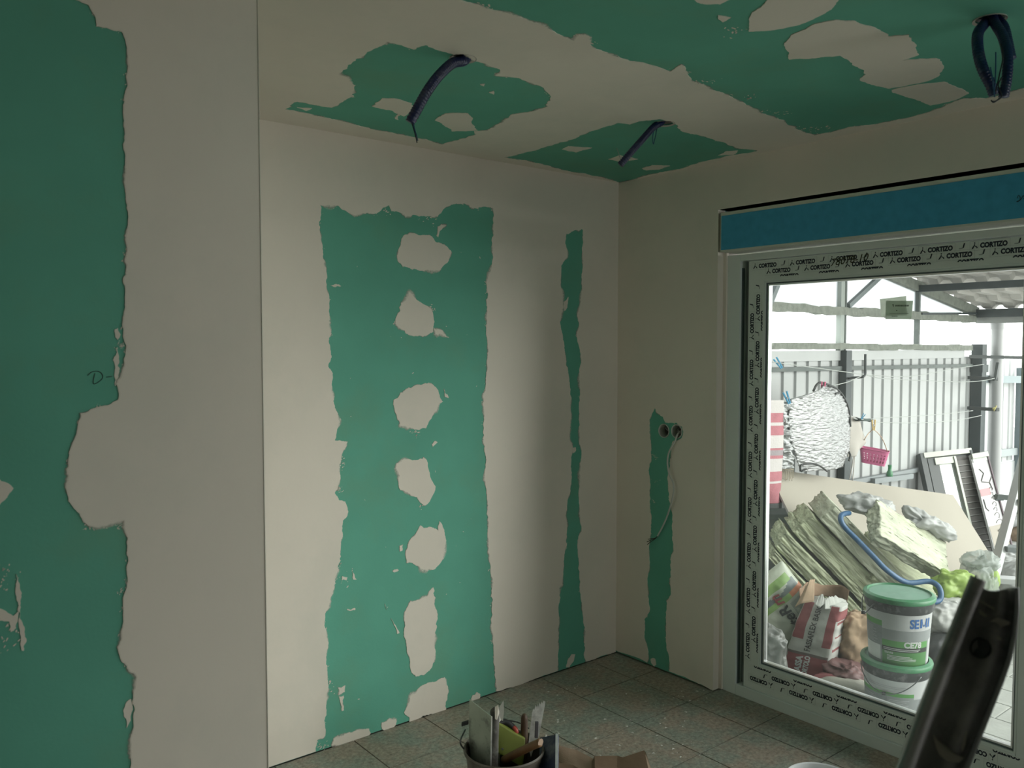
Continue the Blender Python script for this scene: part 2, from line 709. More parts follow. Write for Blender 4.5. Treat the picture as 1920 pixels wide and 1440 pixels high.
def feather_mat():
    m = bpy.data.materials.new('thin_putty')
    m.use_nodes = True
    nt = m.node_tree
    N, L = nt.nodes, nt.links
    b = N['Principled BSDF']
    b.inputs['Base Color'].default_value = (0.76, 0.72, 0.64, 1)
    b.inputs['Roughness'].default_value = .85
    at_ = N.new('ShaderNodeAttribute')
    at_.attribute_name = 'fade'
    g = N.new('ShaderNodeNewGeometry')
    nz = N.new('ShaderNodeTexNoise')
    nz.inputs['Scale'].default_value = 160
    nz.inputs['Detail'].default_value = 4
    L.new(g.outputs['Position'], nz.inputs['Vector'])
    ad = N.new('ShaderNodeMath')
    ad.operation = 'ADD'
    L.new(at_.outputs['Fac'], ad.inputs[0])
    L.new(nz.outputs['Fac'], ad.inputs[1])
    mr = N.new('ShaderNodeMapRange')
    mr.inputs[1].default_value = .62
    mr.inputs[2].default_value = 1.45
    mr.inputs[3].default_value = 0.0
    mr.inputs[4].default_value = 0.85
    L.new(ad.outputs[0], mr.inputs[0])
    t = N.new('ShaderNodeBsdfTransparent')
    ms = N.new('ShaderNodeMixShader')
    L.new(mr.outputs[0], ms.inputs[0])
    L.new(t.outputs[0], ms.inputs[1])
    L.new(b.outputs[0], ms.inputs[2])
    L.new(ms.outputs[0], N['Material Output'].inputs[0])
    return m


FEATHER = feather_mat()


def feather(lines, to3, nrm, parent, width=.012, seed=0.0):
    """thin smeared putty along the edges; lines = [(points, closed, side)] with side +1 = right of travel"""
    V, Fc, fade = [], [], []
    for li, (pts, closed, side) in enumerate(lines):
        n = len(pts)
        if closed and side == 0:
            a = sum(pts[i].x * pts[(i + 1) % n].y - pts[(i + 1) % n].x * pts[i].y for i in range(n))
            side = 1 if a > 0 else -1          # outwards
        if closed and side == 2:
            a = sum(pts[i].x * pts[(i + 1) % n].y - pts[(i + 1) % n].x * pts[i].y for i in range(n))
            side = -1 if a > 0 else 1          # inwards
        s0 = len(V)
        for i in range(n):
            k = 3
            if closed:
                d = pts[(i + k) % n] - pts[(i - k) % n]
            else:
                d = pts[min(i + k, n - 1)] - pts[max(i - k, 0)]
            if d.length < 1e-7:
                d = Vector((1, 0))
            d.normalize()
            nn = Vector((d.y, -d.x)) * side
            q = pts[i]
            w_ = max(0.0, .15 + 1.3 * noise.noise(Vector((q.x * 16 + seed, q.y * 16, li * 3.1 + seed)))) * width
            V.append(to3(q.x - nn.x * .002, q.y - nn.y * .002) + nrm * .0024)
            V.append(to3(q.x + nn.x * w_, q.y + nn.y * w_) + nrm * .0006)
            fade += [1.0, 0.0]
        for i in range(n if closed else n - 1):
            a, b = s0 + 2 * i, s0 + 2 * ((i + 1) % n)
            Fc.append((a, b, b + 1, a + 1))
    o = frompy('putty_smear', V, Fc, FEATHER, parent)
    at_ = o.data.attributes.new('fade', 'FLOAT', 'POINT')
    at_.data.foreach_set('value', fade)
    o['kind'] = 'stuff'
    return o


rnd = random.Random(11)
spots = []
for p in rnd.sample(st1, 70):
    spots.append((p, 0.012, rnd.randint(2, 7), 0.0022, rnd.uniform(0, 3)))
for p in rnd.sample(st2, 25):
    spots.append((p, 0.008, rnd.randint(1, 4), 0.0018, rnd.uniform(0, 3)))
for p, r, n_ in ((C4([(330, 90)])[0], .05, 16), (C4([(215, 880)])[0], .04, 26), (C4([(160, 1280)])[0], .035, 20), (B4([(830, 415)])[0], .04, 18), (B4([(300, 640)])[0], .03, 24), (B4([(290, 830)])[0], .02, 20), (A4([(990, 880)])[0], .03, 20), (A4([(735, 960)])[0], .025, 16), (B4([(880, 940)])[0], .02, 14), (A4([(650, 130)])[0], .03, 16), (A4([(960, 200)])[0], .05, 20)):
    spots.append((w_back(p), r, n_, 0.0028, 0.6))
for k in range(26):
    spots.append((Vector((rnd.uniform(-1.6, -0.9), rnd.uniform(0.1, 2.1))), 0.01, 1, 0.0025, rnd.uniform(0, 3)))
splatter(B3, NB, spots, 12, wb)
feather([(st1, False, 1), (st2, False, 1)] + [(q, True, 0) for q in ISL[:17] if len(q) > 30], B3, NB, wb, .020, 1.0)

# ---------------------------------------------------------------- right wall with the glazed door
OY0, OY1, OZ = -0.637, -3.30, 2.278         # opening
SOCK = [(-0.322, 1.222), (-0.404, 1.226)]
SR = 0.034
wr_outer = [Vector((0.0, 0.008)), Vector((OY0, 0.008)), Vector((OY0, OZ)), Vector((OY1, OZ)), Vector((OY1, 0.004)),
            Vector((YF, 0.004)), Vector((YF, H + 0.1)), Vector((0.0, H + 0.1))]
wr = plate('wall_right', wr_outer, [circle(y, z, SR + 0.002) for y, z in SOCK], R3, -NR, 0.062, GREEN)
struct(wr, 'wall with the sliding door and the double socket hole', 'wall')
plate('masonry_core', [(p.x, p.y) for p in wr_outer], [], lambda a, b: Vector((0.062, a, b)), -NR, 0.24, MASON, wr)
s3_left_up = (E3([(700, 1262), (708, 1250), (700, 1170), (685, 1120), (685, 1025), (715, 980), (708, 900), (705, 780), (715, 700), (712, 610), (725, 480), (715, 300), (712, 170), (725, 130)])
              + D3([(725, 1430), (717, 1320), (720, 1210)]))
s3_right = (D3([(745, 1155), (755, 1180), (790, 1205), (803, 1236)])
            )
s3_right2 = E3([(848, 20), (835, 90), (820, 200), (822, 350), (845, 440), (850, 640), (838, 660), (835, 880), (810, 920), (808, 1100), (810, 1180), (825, 1250), (825, 1305)])
sockmid = [Vector((-0.372, 1.266)), Vector((-0.405, 1.268)), Vector((-0.437, 1.252)), Vector((-0.446, 1.226)), Vector((-0.437, 1.198)), Vector((-0.415, 1.184))]
st3 = [w_right(p) for p in s3_left_up + s3_right] + sockmid + [w_right(p) for p in s3_right2]
st3[0].y = st3[-1].y = 0.014
st3 = fract(st3, 0.13, 0.006, False, 8, 0.004)
wedge1 = fract([Vector((-T, 0.014)), Vector((st3[0].x, 0.014))], 0.06, 0.02, False, 9, 0.004)[:-1]
wedge2 = fract([Vector((st3[-1].x, 0.012)), Vector((OY0, 0.004))], 0.06, 0.02, False, 10, 0.004)[1:]
outer = wedge1 + st3 + wedge2 + [Vector((OY0, OZ)), Vector((OY1, OZ)), Vector((OY1, BF)), Vector((YF, BF)), Vector((YF, H - .0005)), Vector((-T, H - .0005))]
plate('putty_layer', outer, [], R3, NR, T, PUTTY, wr)
box('putty_reveal', (-T, OY0 - 0.0025, 0.004), (0.05, OY0 - 0.0001, OZ), PUTTY, wr)
plate('putty_patch', fract([w_right(p) for p in E3([(722, 1245), (745, 1245), (752, 1280), (740, 1290), (725, 1270)])], .15, .006, True, 33), [], R3, NR, T, PUTTY, wr)
spots = [(p, 0.006, 3, 0.0016, 1.2) for p in random.Random(5).sample(st3, 24)]
spots += [(w_right(E3([(745, 110)])[0]), .02, 16, .002, .5), (w_right(E3([(738, 365)])[0]), .015, 12, .002, 1.4), (w_right(E3([(750, 240)])[0]), .03, 8, .0018, 1.5)]
splatter(R3, NR, spots, 13, wr)
feather([(st3, False, -1)], R3, NR, wr, .014, 2.0)

# ---------------------------------------------------------------- projecting wall on the left
A7 = lambda p: zoomed(0, 0, 2.0, p)
A8 = lambda p: zoomed(0, 720, 2.0, p)
wn = box('wall_left', (XL, PY, 0.0), (PX, 0.0, H + 0.1), GREEN)
struct(wn, 'near projecting wall, green board on the left, putty along its edge', 'wall')
nl = (A7([(230, -10), (330, 20), (355, 60), (360, 100), (400, 105), (455, 120), (475, 180), (480, 250), (478, 320), (460, 420), (460, 540), (470, 650), (472, 760), (475, 860), (470, 960), (460, 1050), (460, 1200), (465, 1280), (460, 1380)])
      + A8([(435, 0), (440, 60), (400, 80), (300, 110), (290, 160), (260, 250), (250, 330), (255, 440), (290, 480), (330, 530), (400, 530), (465, 510), (475, 600), (478, 740), (460, 800), (455, 920), (440, 985), (450, 1030), (490, 1080), (510, 1100), (500, 1150), (495, 1300), (488, 1440)]))
nl = [w_near(p) for p in nl]
nl += [Vector((nl[-1].x + 0.004, 0.4)), Vector((nl[-1].x, BF))]
nl = fract(nl, 0.12, 0.004, False, 14, 0.004)
outer = [Vector((XL + 0.01, H - .0005)), Vector((XL + .01, H - 0.10)), Vector((nl[0].x - 0.5, H - 0.09))] + nl + [Vector((PX + T, BF)), Vector((PX + T, H - .0005))]
plate('putty_layer', outer, [], N3, NB, T, PUTTY, wn)
box('putty_return', (PX, PY, BF), (PX + T, 0, H - .0005), PUTTY, wn)
# corner bead along the arris
tube('corner_bead', [Vector((PX + T, PY - T, BF)), Vector((PX + T, PY - T, H - 0.001))], 0.0016, mat('bead', (0.7, 0.68, 0.6), 0.6), wn, seg=6)
for i, pl in enumerate([A8([(-40, 350), (0, 358), (30, 372), (50, 390), (22, 430), (0, 452), (-40, 470)]),
                        A8([(60, 712), (68, 740), (75, 860), (90, 1000), (82, 1000), (70, 900), (62, 800)]),
                        A8([(-40, 840), (10, 845), (50, 870), (70, 850), (60, 915), (40, 930), (35, 890), (-40, 880)]),
                        A7([(430, 1235), (442, 1230), (452, 1255), (440, 1275), (432, 1265)]),
                        A7([(436, 1300), (446, 1350), (442, 1440), (430, 1440), (432, 1380)]),
                        A8([(470, 1200), (492, 1180), (490, 1260), (474, 1290)])]):
    plate('putty_patch', fract([w_near(p) for p in pl], 0.14, 0.005, True, 50 + i, .004), [], N3, NB, T * .6, PUTTY, wn)
spots = [(p, 0.006, 5, 0.0014, 1.2) for p in random.Random(6).sample(nl[:len(nl) * 3 // 4], 46)]
spots += [(w_near(A8([(20, 720)])[0]), .03, 30, .0018, 1.0), (w_near(A8([(20, 960)])[0]), .03, 24, .0018, 1.2), (w_near(A8([(330, 525)])[0]), .014, 26, .0015, .5), (w_near(A8([(450, 530)])[0]), .012, 24, .0014, .5), (w_near(A8([(430, 90)])[0]), .012, 20, .0014, 1.), (w_near(A7([(455, 1300)])[0]), .014, 30, .0014, 1.), (w_near(A8([(465, 780)])[0]), .014, 24, .0014, 1.)]
splatter(N3, NB, spots, 14, wn)
feather([(nl, False, 1)], N3, NB, wn, .010, 3.0)
PENCIL = mat('pencil', (0.03, 0.045, 0.04), 0.8)
for k, pl in enumerate([A7([(328, 1408), (345, 1395), (368, 1393), (382, 1402), (384, 1418), (370, 1432), (352, 1440), (350, 1425), (356, 1400)]), A7([(398, 1414), (420, 1412)])]):
    tube('pencil_mark', smooth_path([N3(*w_near(p)) + NB * .0006 for p in pl], 5), 0.0007, PENCIL, wn, seg=5)

# ---------------------------------------------------------------- ceiling
Z5 = lambda p: zoomed(480, 0, 2.6667, p)
Z6 = lambda p: zoomed(1200, 0, 2.6667, p)
HOLES = [w_ceil((868, 109)), w_ceil((1246, 231)), w_ceil((1856, 36))]
HR = 0.038
ce_outer = [Vector((XL, YF)), Vector((0.3, YF)), Vector((0.3, 0.2)), Vector((XL, 0.2))]
ce = plate('ceiling', ce_outer, [circle(h.x, h.y, HR) for h in HOLES], C3, -NC, 0.014, GREEN)
struct(ce, 'plasterboard ceiling with green patches and three cable holes', 'ceiling')
box('ceiling_void', (XL, YF, H + 0.10), (0.3, 0.2, H + 0.14), MASON, ce)
c1 = Z5([(655, 205), (790, 245), (850, 222), (990, 270), (1040, 268), (1090, 300), (1220, 345), (1200, 375), (1300, 385), (1440, 440), (1475, 480), (1460, 530), (1400, 550), (1280, 570), (1160, 650), (1090, 655), (1100, 670), (1010, 700), (930, 720), (850, 695), (690, 665), (520, 630), (380, 595), (230, 560), (145, 545), (205, 505), (380, 535), (490, 480), (492, 430), (470, 395), (415, 370), (480, 310), (560, 255)])
c2 = (Z5([(1240, 785), (1330, 765), (1480, 725), (1560, 700), (1660, 660), (1810, 612), (1870, 620)])
      + Z6([(-10, 605), (60, 598), (100, 592), (155, 605), (230, 660), (350, 690), (420, 710), (500, 740), (590, 750), (540, 765), (430, 780), (300, 810), (200, 845), (100, 860), (0, 885)])
      + Z5([(1830, 915), (1700, 880), (1500, 840), (1350, 800)]))
c3 = [w_ceil(p) for p in Z5([(1030, 0), (1180, 45), (1320, 80), (1480, 150), (1590, 200), (1615, 170), (1645, 170), (1680, 235), (1780, 275), (1920, 310)])
      + Z6([(60, 325), (150, 355), (205, 320), (260, 405), (330, 425), (450, 480), (560, 540), (640, 575), (720, 600), (800, 650), (870, 675), (920, 665), (1040, 635), (1180, 620), (1330, 590), (1480, 545), (1620, 490), (1730, 490), (1830, 465), (1920, 440)])]
c3 = c3 + [Vector((-0.13, -2.6)), Vector((-0.12, -3.6)), Vector((-2.5, -3.62)), Vector((-2.53, -1.36))]
f1 = fract([w_ceil(p) for p in c1], 0.15, 0.006, True, 61, 0.006)
f2 = fract([w_ceil(p) for p in c2], 0.15, 0.007, True, 62, 0.006)
f3 = fract(c3, 0.15, 0.007, True, 63, 0.006)
plate('putty_layer', [Vector((XL, YF)), Vector((-T, YF)), Vector((-T, -T)), Vector((XL, -T))], [f1, f2, f3], C3, NC, T, PUTTY, ce)
for i, pl in enumerate([Z5([(580, 530), (630, 490), (690, 490), (780, 515), (790, 540), (740, 580), (680, 550)]),
                        Z5([(895, 600), (950, 565), (1060, 565), (1085, 590), (1080, 620), (1108, 650), (980, 655), (940, 625)]),
                        Z5([(1165, 460), (1190, 452), (1190, 470)]), Z5([(1120, 420), (1145, 418), (1140, 430)]),
                        Z5([(695, 590), (710, 570), (720, 575), (712, 598)]),
                        Z5([(205, 535), (280, 540), (250, 552)]),
                        Z5([(1530, 745), (1560, 730), (1680, 738), (1600, 760)]),
                        Z5([(1760, 795), (1820, 775), (1910, 795), (1830, 810)]),
                        Z6([(10, 840), (60, 825), (150, 828), (100, 845), (30, 850)]),
                        Z6([(390, 775), (430, 755), (490, 752), (470, 770)]),
                        Z6([(545, 155), (545, 90), (590, 40), (640, -10), (1000, -10), (930, 60), (800, 120), (680, 145)]),
                        Z6([(720, 215), (760, 170), (880, 115), (980, 97), (1080, 105), (1230, 165), (1240, 180), (1345, 172), (1395, 270), (1310, 300), (1480, 290), (1520, 330), (1480, 385), (1440, 402), (1250, 440), (1100, 400), (1130, 370), (1100, 340), (1060, 320), (1000, 275), (850, 290), (745, 295)]),
                        Z6([(1262, 446), (1330, 432), (1520, 407), (1645, 465), (1550, 505), (1450, 525), (1260, 458)]),
                        Z6([(265, -10), (460, -10), (400, 18), (300, 14)]),
                        Z6([(390, 75), (455, 85), (415, 108)])]):
    plate('putty_patch', fract([w_ceil(p) for p in pl], 0.12, 0.006, True, 80 + i, .005), [], C3, NC, T, PUTTY, ce)
rr = random.Random(9)
spots = [(p, 0.02, 6, 0.0035, 0.3) for p in rr.sample(f3[:len(f3) // 2], 40)] + [(p, 0.012, 4, 0.0025, 0.6) for p in rr.sample(f1, 40) + rr.sample(f2, 40)]
for q in ((540, 490), (600, 560), (700, 560), (820, 640), (890, 640), (360, 400), (480, 160)):
    spots.append((w_ceil(Z6([q])[0]), .05, 14, .004, .5))
splatter(C3, NC, spots, 15, ce)
feather([(f1, True, 2), (f2, True, 2), (f3, True, 2)], C3, NC, ce, .022, 4.0)

# ---------------------------------------------------------------- walls out of view (closed room)
wl = box('wall_far_left', (XL - 0.2, YF, 0), (XL, PY, H + 0.1), PUTTY)
struct(wl, 'plain wall behind the camera on the left', 'wall')
wf = empty('wall_front', (-2.8, YF, 0))
struct(wf, 'wall behind the camera with an opening added for more daylight', 'wall')
WX0, WX1, WZ0, WZ1 = -1.0, -0.30, 0.65, 2.25  # unseen opening, added to brighten the room with sky light
for lo, hi in (((XL - .2, YF - .2, 0), (WX0, YF, H + .1)), ((WX1, YF - .2, 0), (0.3, YF, H + .1)), ((WX0, YF - .2, 0), (WX1, YF, WZ0)), ((WX0, YF - .2, WZ1), (WX1, YF, H + .1))):
    box('wall_section', lo, hi, PUTTY, wf)

# ---------------------------------------------------------------- floor tiles
GROUT = mat('grout', (0.09, 0.085, 0.075), 0.9)


def tile_mat():
    m = bpy.data.materials.new('stone_tile')
    m.use_nodes = True
    nt = m.node_tree
    N, L = nt.nodes, nt.links
    b = N['Principled BSDF']
    g = N.new('ShaderNodeNewGeometry')
    oi = N.new('ShaderNodeObjectInfo')
    n1 = N.new('ShaderNodeTexNoise'); n1.inputs['Scale'].default_value = 5.0; n1.inputs['Detail'].default_value = 8; n1.inputs['Roughness'].default_value = .62
    n2 = N.new('ShaderNodeTexNoise'); n2.inputs['Scale'].default_value = 60; n2.inputs['Detail'].default_value = 8; n2.inputs['Roughness'].default_value = .75
    n3 = N.new('ShaderNodeTexNoise'); n3.inputs['Scale'].default_value = 11; n3.inputs['Detail'].default_value = 10; n3.inputs['Roughness'].default_value = .8
    for n in (n1, n2, n3):
        L.new(g.outputs['Position'], n.inputs['Vector'])
    c1 = N.new('ShaderNodeValToRGB')
    c1.color_ramp.elements[0].position = .42; c1.color_ramp.elements[1].position = .58
    c1.color_ramp.elements[0].color = (.345, .29, .235, 1); c1.color_ramp.elements[1].color = (.265, .295, .25, 1)
    L.new(n1.outputs['Fac'], c1.inputs[0])
    c2 = N.new('ShaderNodeValToRGB')
    c2.color_ramp.elements[0].position = .3; c2.color_ramp.elements[1].position = .75
    c2.color_ramp.elements[0].color = (.45, .45, .44, 1); c2.color_ramp.elements[1].color = (1.6, 1.6, 1.58, 1)
    L.new(n2.outputs['Fac'], c2.inputs[0])
    mx = N.new('ShaderNodeMixRGB'); mx.blend_type = 'MULTIPLY'; mx.inputs[0].default_value = 1
    L.new(c1.outputs[0], mx.inputs[1]); L.new(c2.outputs[0], mx.inputs[2])
    # plaster dust smears
    c3_ = N.new('ShaderNodeValToRGB')
    c3_.color_ramp.elements[0].position = .55; c3_.color_ramp.elements[1].position = .78
    c3_.color_ramp.elements[0].color = (0, 0, 0, 1); c3_.color_ramp.elements[1].color = (.55, .55, .55, 1)
    L.new(n3.outputs['Fac'], c3_.inputs[0])
    m2 = N.new('ShaderNodeMixRGB')
    L.new(c3_.outputs[0], m2.inputs[0]); L.new(mx.outputs[0], m2.inputs[1]); m2.inputs[2].default_value = (.52, .52, .47, 1)
    L.new(m2.outputs[0], b.inputs['Base Color'])
    b.inputs['Roughness'].default_value = .55
    b.inputs['Specular IOR Level'].default_value = .35
    bp = N.new('ShaderNodeBump'); bp.inputs['Strength'].default_value = .25; bp.inputs['Distance'].default_value = .004
    L.new(n2.outputs['Fac'], bp.inputs['Height']); L.new(bp.outputs[0], b.inputs['Normal'])
    return m


TILE = tile_mat()
fl = box('floor', (XL, YF, -0.06), (0.30, 0.2, -0.003), GROUT)
struct(fl, 'grey stone-look tiled floor dusted with plaster', 'floor')
TP, GAP = 0.345, 0.005
bm = bmesh.new()
bm_box(bm, (GAP / 2, GAP / 2, -0.008), (TP - GAP / 2, TP - GAP / 2, 0.0), 0.0012)
tile_me = bpy.data.meshes.new('tile')
bmesh.ops.recalc_face_normals(bm, faces=bm.faces)
bm.to_mesh(tile_me)
bm.free()
tile_me.materials.append(TILE)


def cut_tile(x0, y0, x1, y1):
    return box('tile', (x0 + GAP / 2, y0 + GAP / 2, -0.008), (x1 - GAP / 2, y1 - GAP / 2, 0.0), TILE, fl)


GX, GY = -0.19, -0.295
ix = [GX - TP * k for k in range(13)]
iy = [GY - TP * k for k in range(12)]
for k, x in enumerate([0.30 - .0] + ix[:-1]):
    cut_tile(ix[k] if k else GX, GY, x if k else 0.062, 0.0) if x > PX - .4 else None
for j in range(len(iy) - 1):
    cut_tile(GX, iy[j + 1], 0.062, iy[j])
for x in ix[1:]:
    for y in iy[1:]:
        if x < PX - TP and y > PY:
            continue
        o = bpy.data.objects.new('tile', tile_me)
        COL.objects.link(o)
        o.location = (x, y, 0)
        o.parent = fl

# plaster crumbs on the tiles
rc = random.Random(21)
V, Fc = [], []
for k in range(300):
    if k < 210:
        p = on(rc.uniform(1020, 1330), rc.uniform(1285, 1425), 2, 0)
    else:
        p = Vector((rc.uniform(-2.2, -.1), rc.uniform(-2, -.05), 0))
    if p.x > -0.02 or p.y > -.02:
        continue
    s = 0.0016 + 0.007 * rc.random() ** 4
    n = len(V)
    a = rc.uniform(0, 6)
    for (dx, dy, dz) in ((1, 0, 0), (-.4, .8, 0), (-.6, -.7, 0), (0.1, 0, .8)):
        dx, dy = dx * rc.uniform(.6, 1.8), dy * rc.uniform(.6, 1.2)
        V.append((p.x + s * (dx * cos(a) - dy * sin(a)), p.y + s * (dx * sin(a) + dy * cos(a)), 0.0005 + s * dz * .6))
    Fc += [(n, n + 1, n + 3), (n + 1, n + 2, n + 3), (n + 2, n, n + 3), (n, n + 2, n + 1)]
CRUMB = mat('plaster_crumb', (0.75, 0.74, 0.70), 0.9)
o = frompy('plaster_crumbs', V, Fc, CRUMB)
tag(o, 'white plaster crumbs scattered over the grey floor tiles', 'debris', kind='stuff')

# ------------------------------------------------------------------ sliding door (door_1) and shutter box
XF, XS, XG = 0.05, 0.06, 0.082
FY0, FY1, FZ1 = OY0 - 0.018, OY1 + 0.02, 2.067
door = empty('door_1', (0.08, -1.9, 0))
struct(door, 'white glazed sliding door with printed protective film', 'door')


def rect_frame(name, y0, y1, z0, z1, wl, wr_, wb_, wt, x0, x1, m, parent, bevel=0.003):
    """four members of a rectangular frame, y0 > y1"""
    bm = bmesh.new()
    bm_box(bm, (x0, y0 - wl, z0), (x1, y0, z1), bevel)
    bm_box(bm, (x0, y1, z0), (x1, y1 + wr_, z1), bevel)
    bm_box(bm, (x0, y1 + wr_, z0), (x1, y0 - wl, z0 + wb_), bevel)
    bm_box(bm, (x0, y1 + wr_, z1 - wt), (x1, y0 - wl, z1), bevel)
    return build(name, bm, m, parent)


rect_frame('outer_frame', FY0, FY1, 0.0, FZ1, 0.073, 0.082, 0.052, 0.030, XF, 0.17, WHITEP, door)
# grey track seen in the slot beside the sash
box('track_slot', (0.098, FY0 - 0.125, 0.05), (0.165, FY0 - 0.073, 2.04), mat('track_grey', (0.23, 0.27, 0.26), 0.5), door)
box('slot_lip', (XF + .012, FY0 - 0.0765, 0.05), (XF + 0.03, FY0 - 0.073, 2.006), GASKET, door)
SY0, SY1, SZ0, SZ1 = -0.766, -2.0, 0.052, 2.035
GY0, GY1, GZ0, GZ1 = -0.854, -1.918, 0.181, 1.932
rect_frame('sash', SY0, SY1, SZ0, SZ1, SY0 - GY0 - 0.006, GY1 - SY1 - .006, GZ0 - SZ0 - .006, SZ1 - GZ1 - 0.006, XS, 0.102, WHITEP, door)
# stepped glazing bead: bright lip, grey gasket, bright inner lip
for k, (ins, x0, x1, m) in enumerate(((0.006, XS + .001, 0.10, WHITEP), (0.0, 0.068, 0.098, GASKET), (-0.007, 0.071, 0.096, ALU))):
    rect_frame(('glazing_bead', 'glazing_gasket', 'spacer_lip')[k], GY0 + ins, GY1 - ins, GZ0 - ins, GZ1 + ins, .0072, .0072, .0072, .0072, x0, x1, m, door, 0.0)
gp = box('glass_pane', (XG, GY1 + .002, GZ0 - .004), (XG + 0.004, GY0 + .004, GZ1 + .004), GLASS, door)
# second leaf, out of frame to the right
rect_frame('sash', -1.96, FY1 + 0.06, SZ0, SZ1, 0.09, 0.09, 0.12, 0.10, 0.108, 0.15, WHITEP, door)
box('glass_pane', (0.128, FY1 + 0.15, 0.172), (0.132, -2.05, 1.935), GLASS, door)

# protective film with its repeated print
film_pr = {}


def film(name, lo, hi):
    return box(name, lo, hi, FILM, door)


LOGO_V = [(0, 0), (.25, 0), (.62, .95), (.40, 1.0), (.12, .45), (.55, .45), (.80, .62), (.95, .38), (.70, .30), (.88, 0), (1.12, .02), (1.0, .28)]


def logo(fn, p, s):
    A = [Vector((x * s, y * s, 0)) for x, y in ((0, 0), (.30, .10), (.48, .42), (.62, .75), (.52, .98), (.36, .62), (.18, .42))]
    Bq = [Vector((x * s, y * s, 0)) for x, y in ((.55, .62), (.78, .55), (1.0, .40), (1.08, .18), (.90, .10), (.80, .36), (.60, .44))]
    Cq = [Vector((x * s, y * s, 0)) for x, y in ((.42, 1.02), (.62, .98), (.66, 1.18), (.46, 1.24))]
    for q in (A, Bq, Cq):
        p.add(q, [tuple(range(len(q)))], fn)


WORD = ctext('CORTIZO', 0.0245, 0.0015)
for _v in WORD[0]:
    _v.x *= 0.84
WW = max(v.x for v in WORD[0])


def film_row(pr, prg, origin, ex, ey, nrm, length, start, step, clip=None, tick=True):
    """origin: world point at row start; ex along the row, ey up in the lettering"""
    s = start
    while s < length:
        def fn(p, s=s):
            return origin + ex * (s + p.x) + ey * p.y + nrm * 0.0006
        v, f = WORD
        if clip is not None:
            vv = [Vector((p.x, max(p.y, clip), 0)) for p in v]
        else:
            vv = v
        if 0 <= s and s + WW < length:
            pr.add(vv, f, lambda p: fn(Vector((p.x + 0.030, p.y))))
            if clip is None:
                logo(lambda p: fn(Vector((p.x, p.y - .004))), pr, 0.0205)
                # thin box round the wordmark
                for (x0, y0, x1, y1) in ((-.006, -.009, WW + .038, -.0083), (-.006, .025, WW + .038, .0257), (-.006, -.009, -.0053, .0257), (WW + .0373, -.009, WW + .038, .0257), (.0235, -.006, .0241, .023)):
                    prg.quad(fn(Vector((x0, y0))), fn(Vector((x1, y0))), fn(Vector((x1, y1))), fn(Vector((x0, y1))))
        if tick and s + WW + .075 < length:
            b = WW + 0.052
            pr.quad(fn(Vector((b + .012, .004))), fn(Vector((b + .017, .004))), fn(Vector((b + .022, .022))), fn(Vector((b + .017, .022))))
            prg.quad(fn(Vector((b, .001))), fn(Vector((b + .013, .001))), fn(Vector((b + .014, .006))), fn(Vector((b, .005))))
        s += step


EYm, EZ = Vector((0, -1, 0)), Vector((0, 0, 1))
NXm = Vector((-1, 0, 0))
# left stile: reads upwards
fo = film('protective_film', (XS - .0006, -0.845, 0.1715), (XS - .0001, -0.769, 1.942))
pr, prg = Print(), Print()
up = Vector((0, 0, 1))
film_row(pr, prg, Vector((XS - .0006, -0.797, 0.17)), up, -EYm, NXm, 1.77, 0.02, 0.212)
film_row(pr, prg, Vector((XS - .0006, -0.828, 0.17)), up, -EYm, NXm, 1.77, 0.105, 0.212)
film_row(pr, prg, Vector((XS - .0006, -0.8535, 0.17)), up, -EYm, NXm, 1.77, 0.03, 0.212, 0.0095, False)
pr.build('film_print', INK, fo)
prg.build('film_fine_print', INKG, fo)
# lettering visible in the slot
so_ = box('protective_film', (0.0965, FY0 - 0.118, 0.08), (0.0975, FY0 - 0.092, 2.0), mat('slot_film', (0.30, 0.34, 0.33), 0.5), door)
pr, prg = Print(), Print()
film_row(pr, prg, Vector((0.0963, FY0 - 0.112, 0.1)), up, -EYm, NXm, 1.9, 0.06, 0.212)
pr.build('film_print', INK, so_)
# top rail
fo = film('protective_film', (XS - .0006, -1.99, 1.943), (XS - .0001, -0.775, 2.031))
pr, prg = Print(), Print()
film_row(pr, prg, Vector((XS - .0006, -0.79, 2.000)), (EYm + EZ * .006).normalized(), EZ, NXm, 1.2, 0.0, 0.188)
film_row(pr, prg, Vector((XS - .0006, -0.86, 1.972)), (EYm + EZ * .006).normalized(), EZ, NXm, 1.13, 0.0, 0.188)
film_row(pr, prg, Vector((XS - .0006, -0.80, 1.944)), (EYm + EZ * .006).normalized(), EZ, NXm, 1.2, 0.1, 0.188, .0095, False)
pr.build('film_print', INK, fo)
prg.build('film_fine_print', INKG, fo)
pr = Print()
v, f = text_verts('78078-10', 0.042, 0.0003, 0.25)
pr.add(v, f, lambda p: Vector((XS - .0016, -1.17, 1.982)) + EYm * p.x * 1.02 + EZ * (p.y + p.x * .07))
pr.build('marker_number', mat('marker_ink', (0.03, 0.028, 0.008), 0.6), fo)
# bottom rail: upside down
fo = film('protective_film', (XS - .0006, -1.99, 0.055), (XS - .0001, -0.775, 0.170))
pr, prg = Print(), Print()
film_row(pr, prg, Vector((XS - .0006, -1.97, 0.112)), -EYm, -EZ, NXm, 1.17, 0.02, 0.205)
film_row(pr, prg, Vector((XS - .0006, -1.97, 0.146)), -EYm, -EZ, NXm, 1.17, 0.11, 0.205)
film_row(pr, prg, Vector((XS - .0006, -1.97, 0.176)), -EYm, -EZ, NXm, 1.17, 0.0, 0.205, .0095, False)
pr.build('film_print', INK, fo)
prg.build('film_fine_print', INKG, fo)

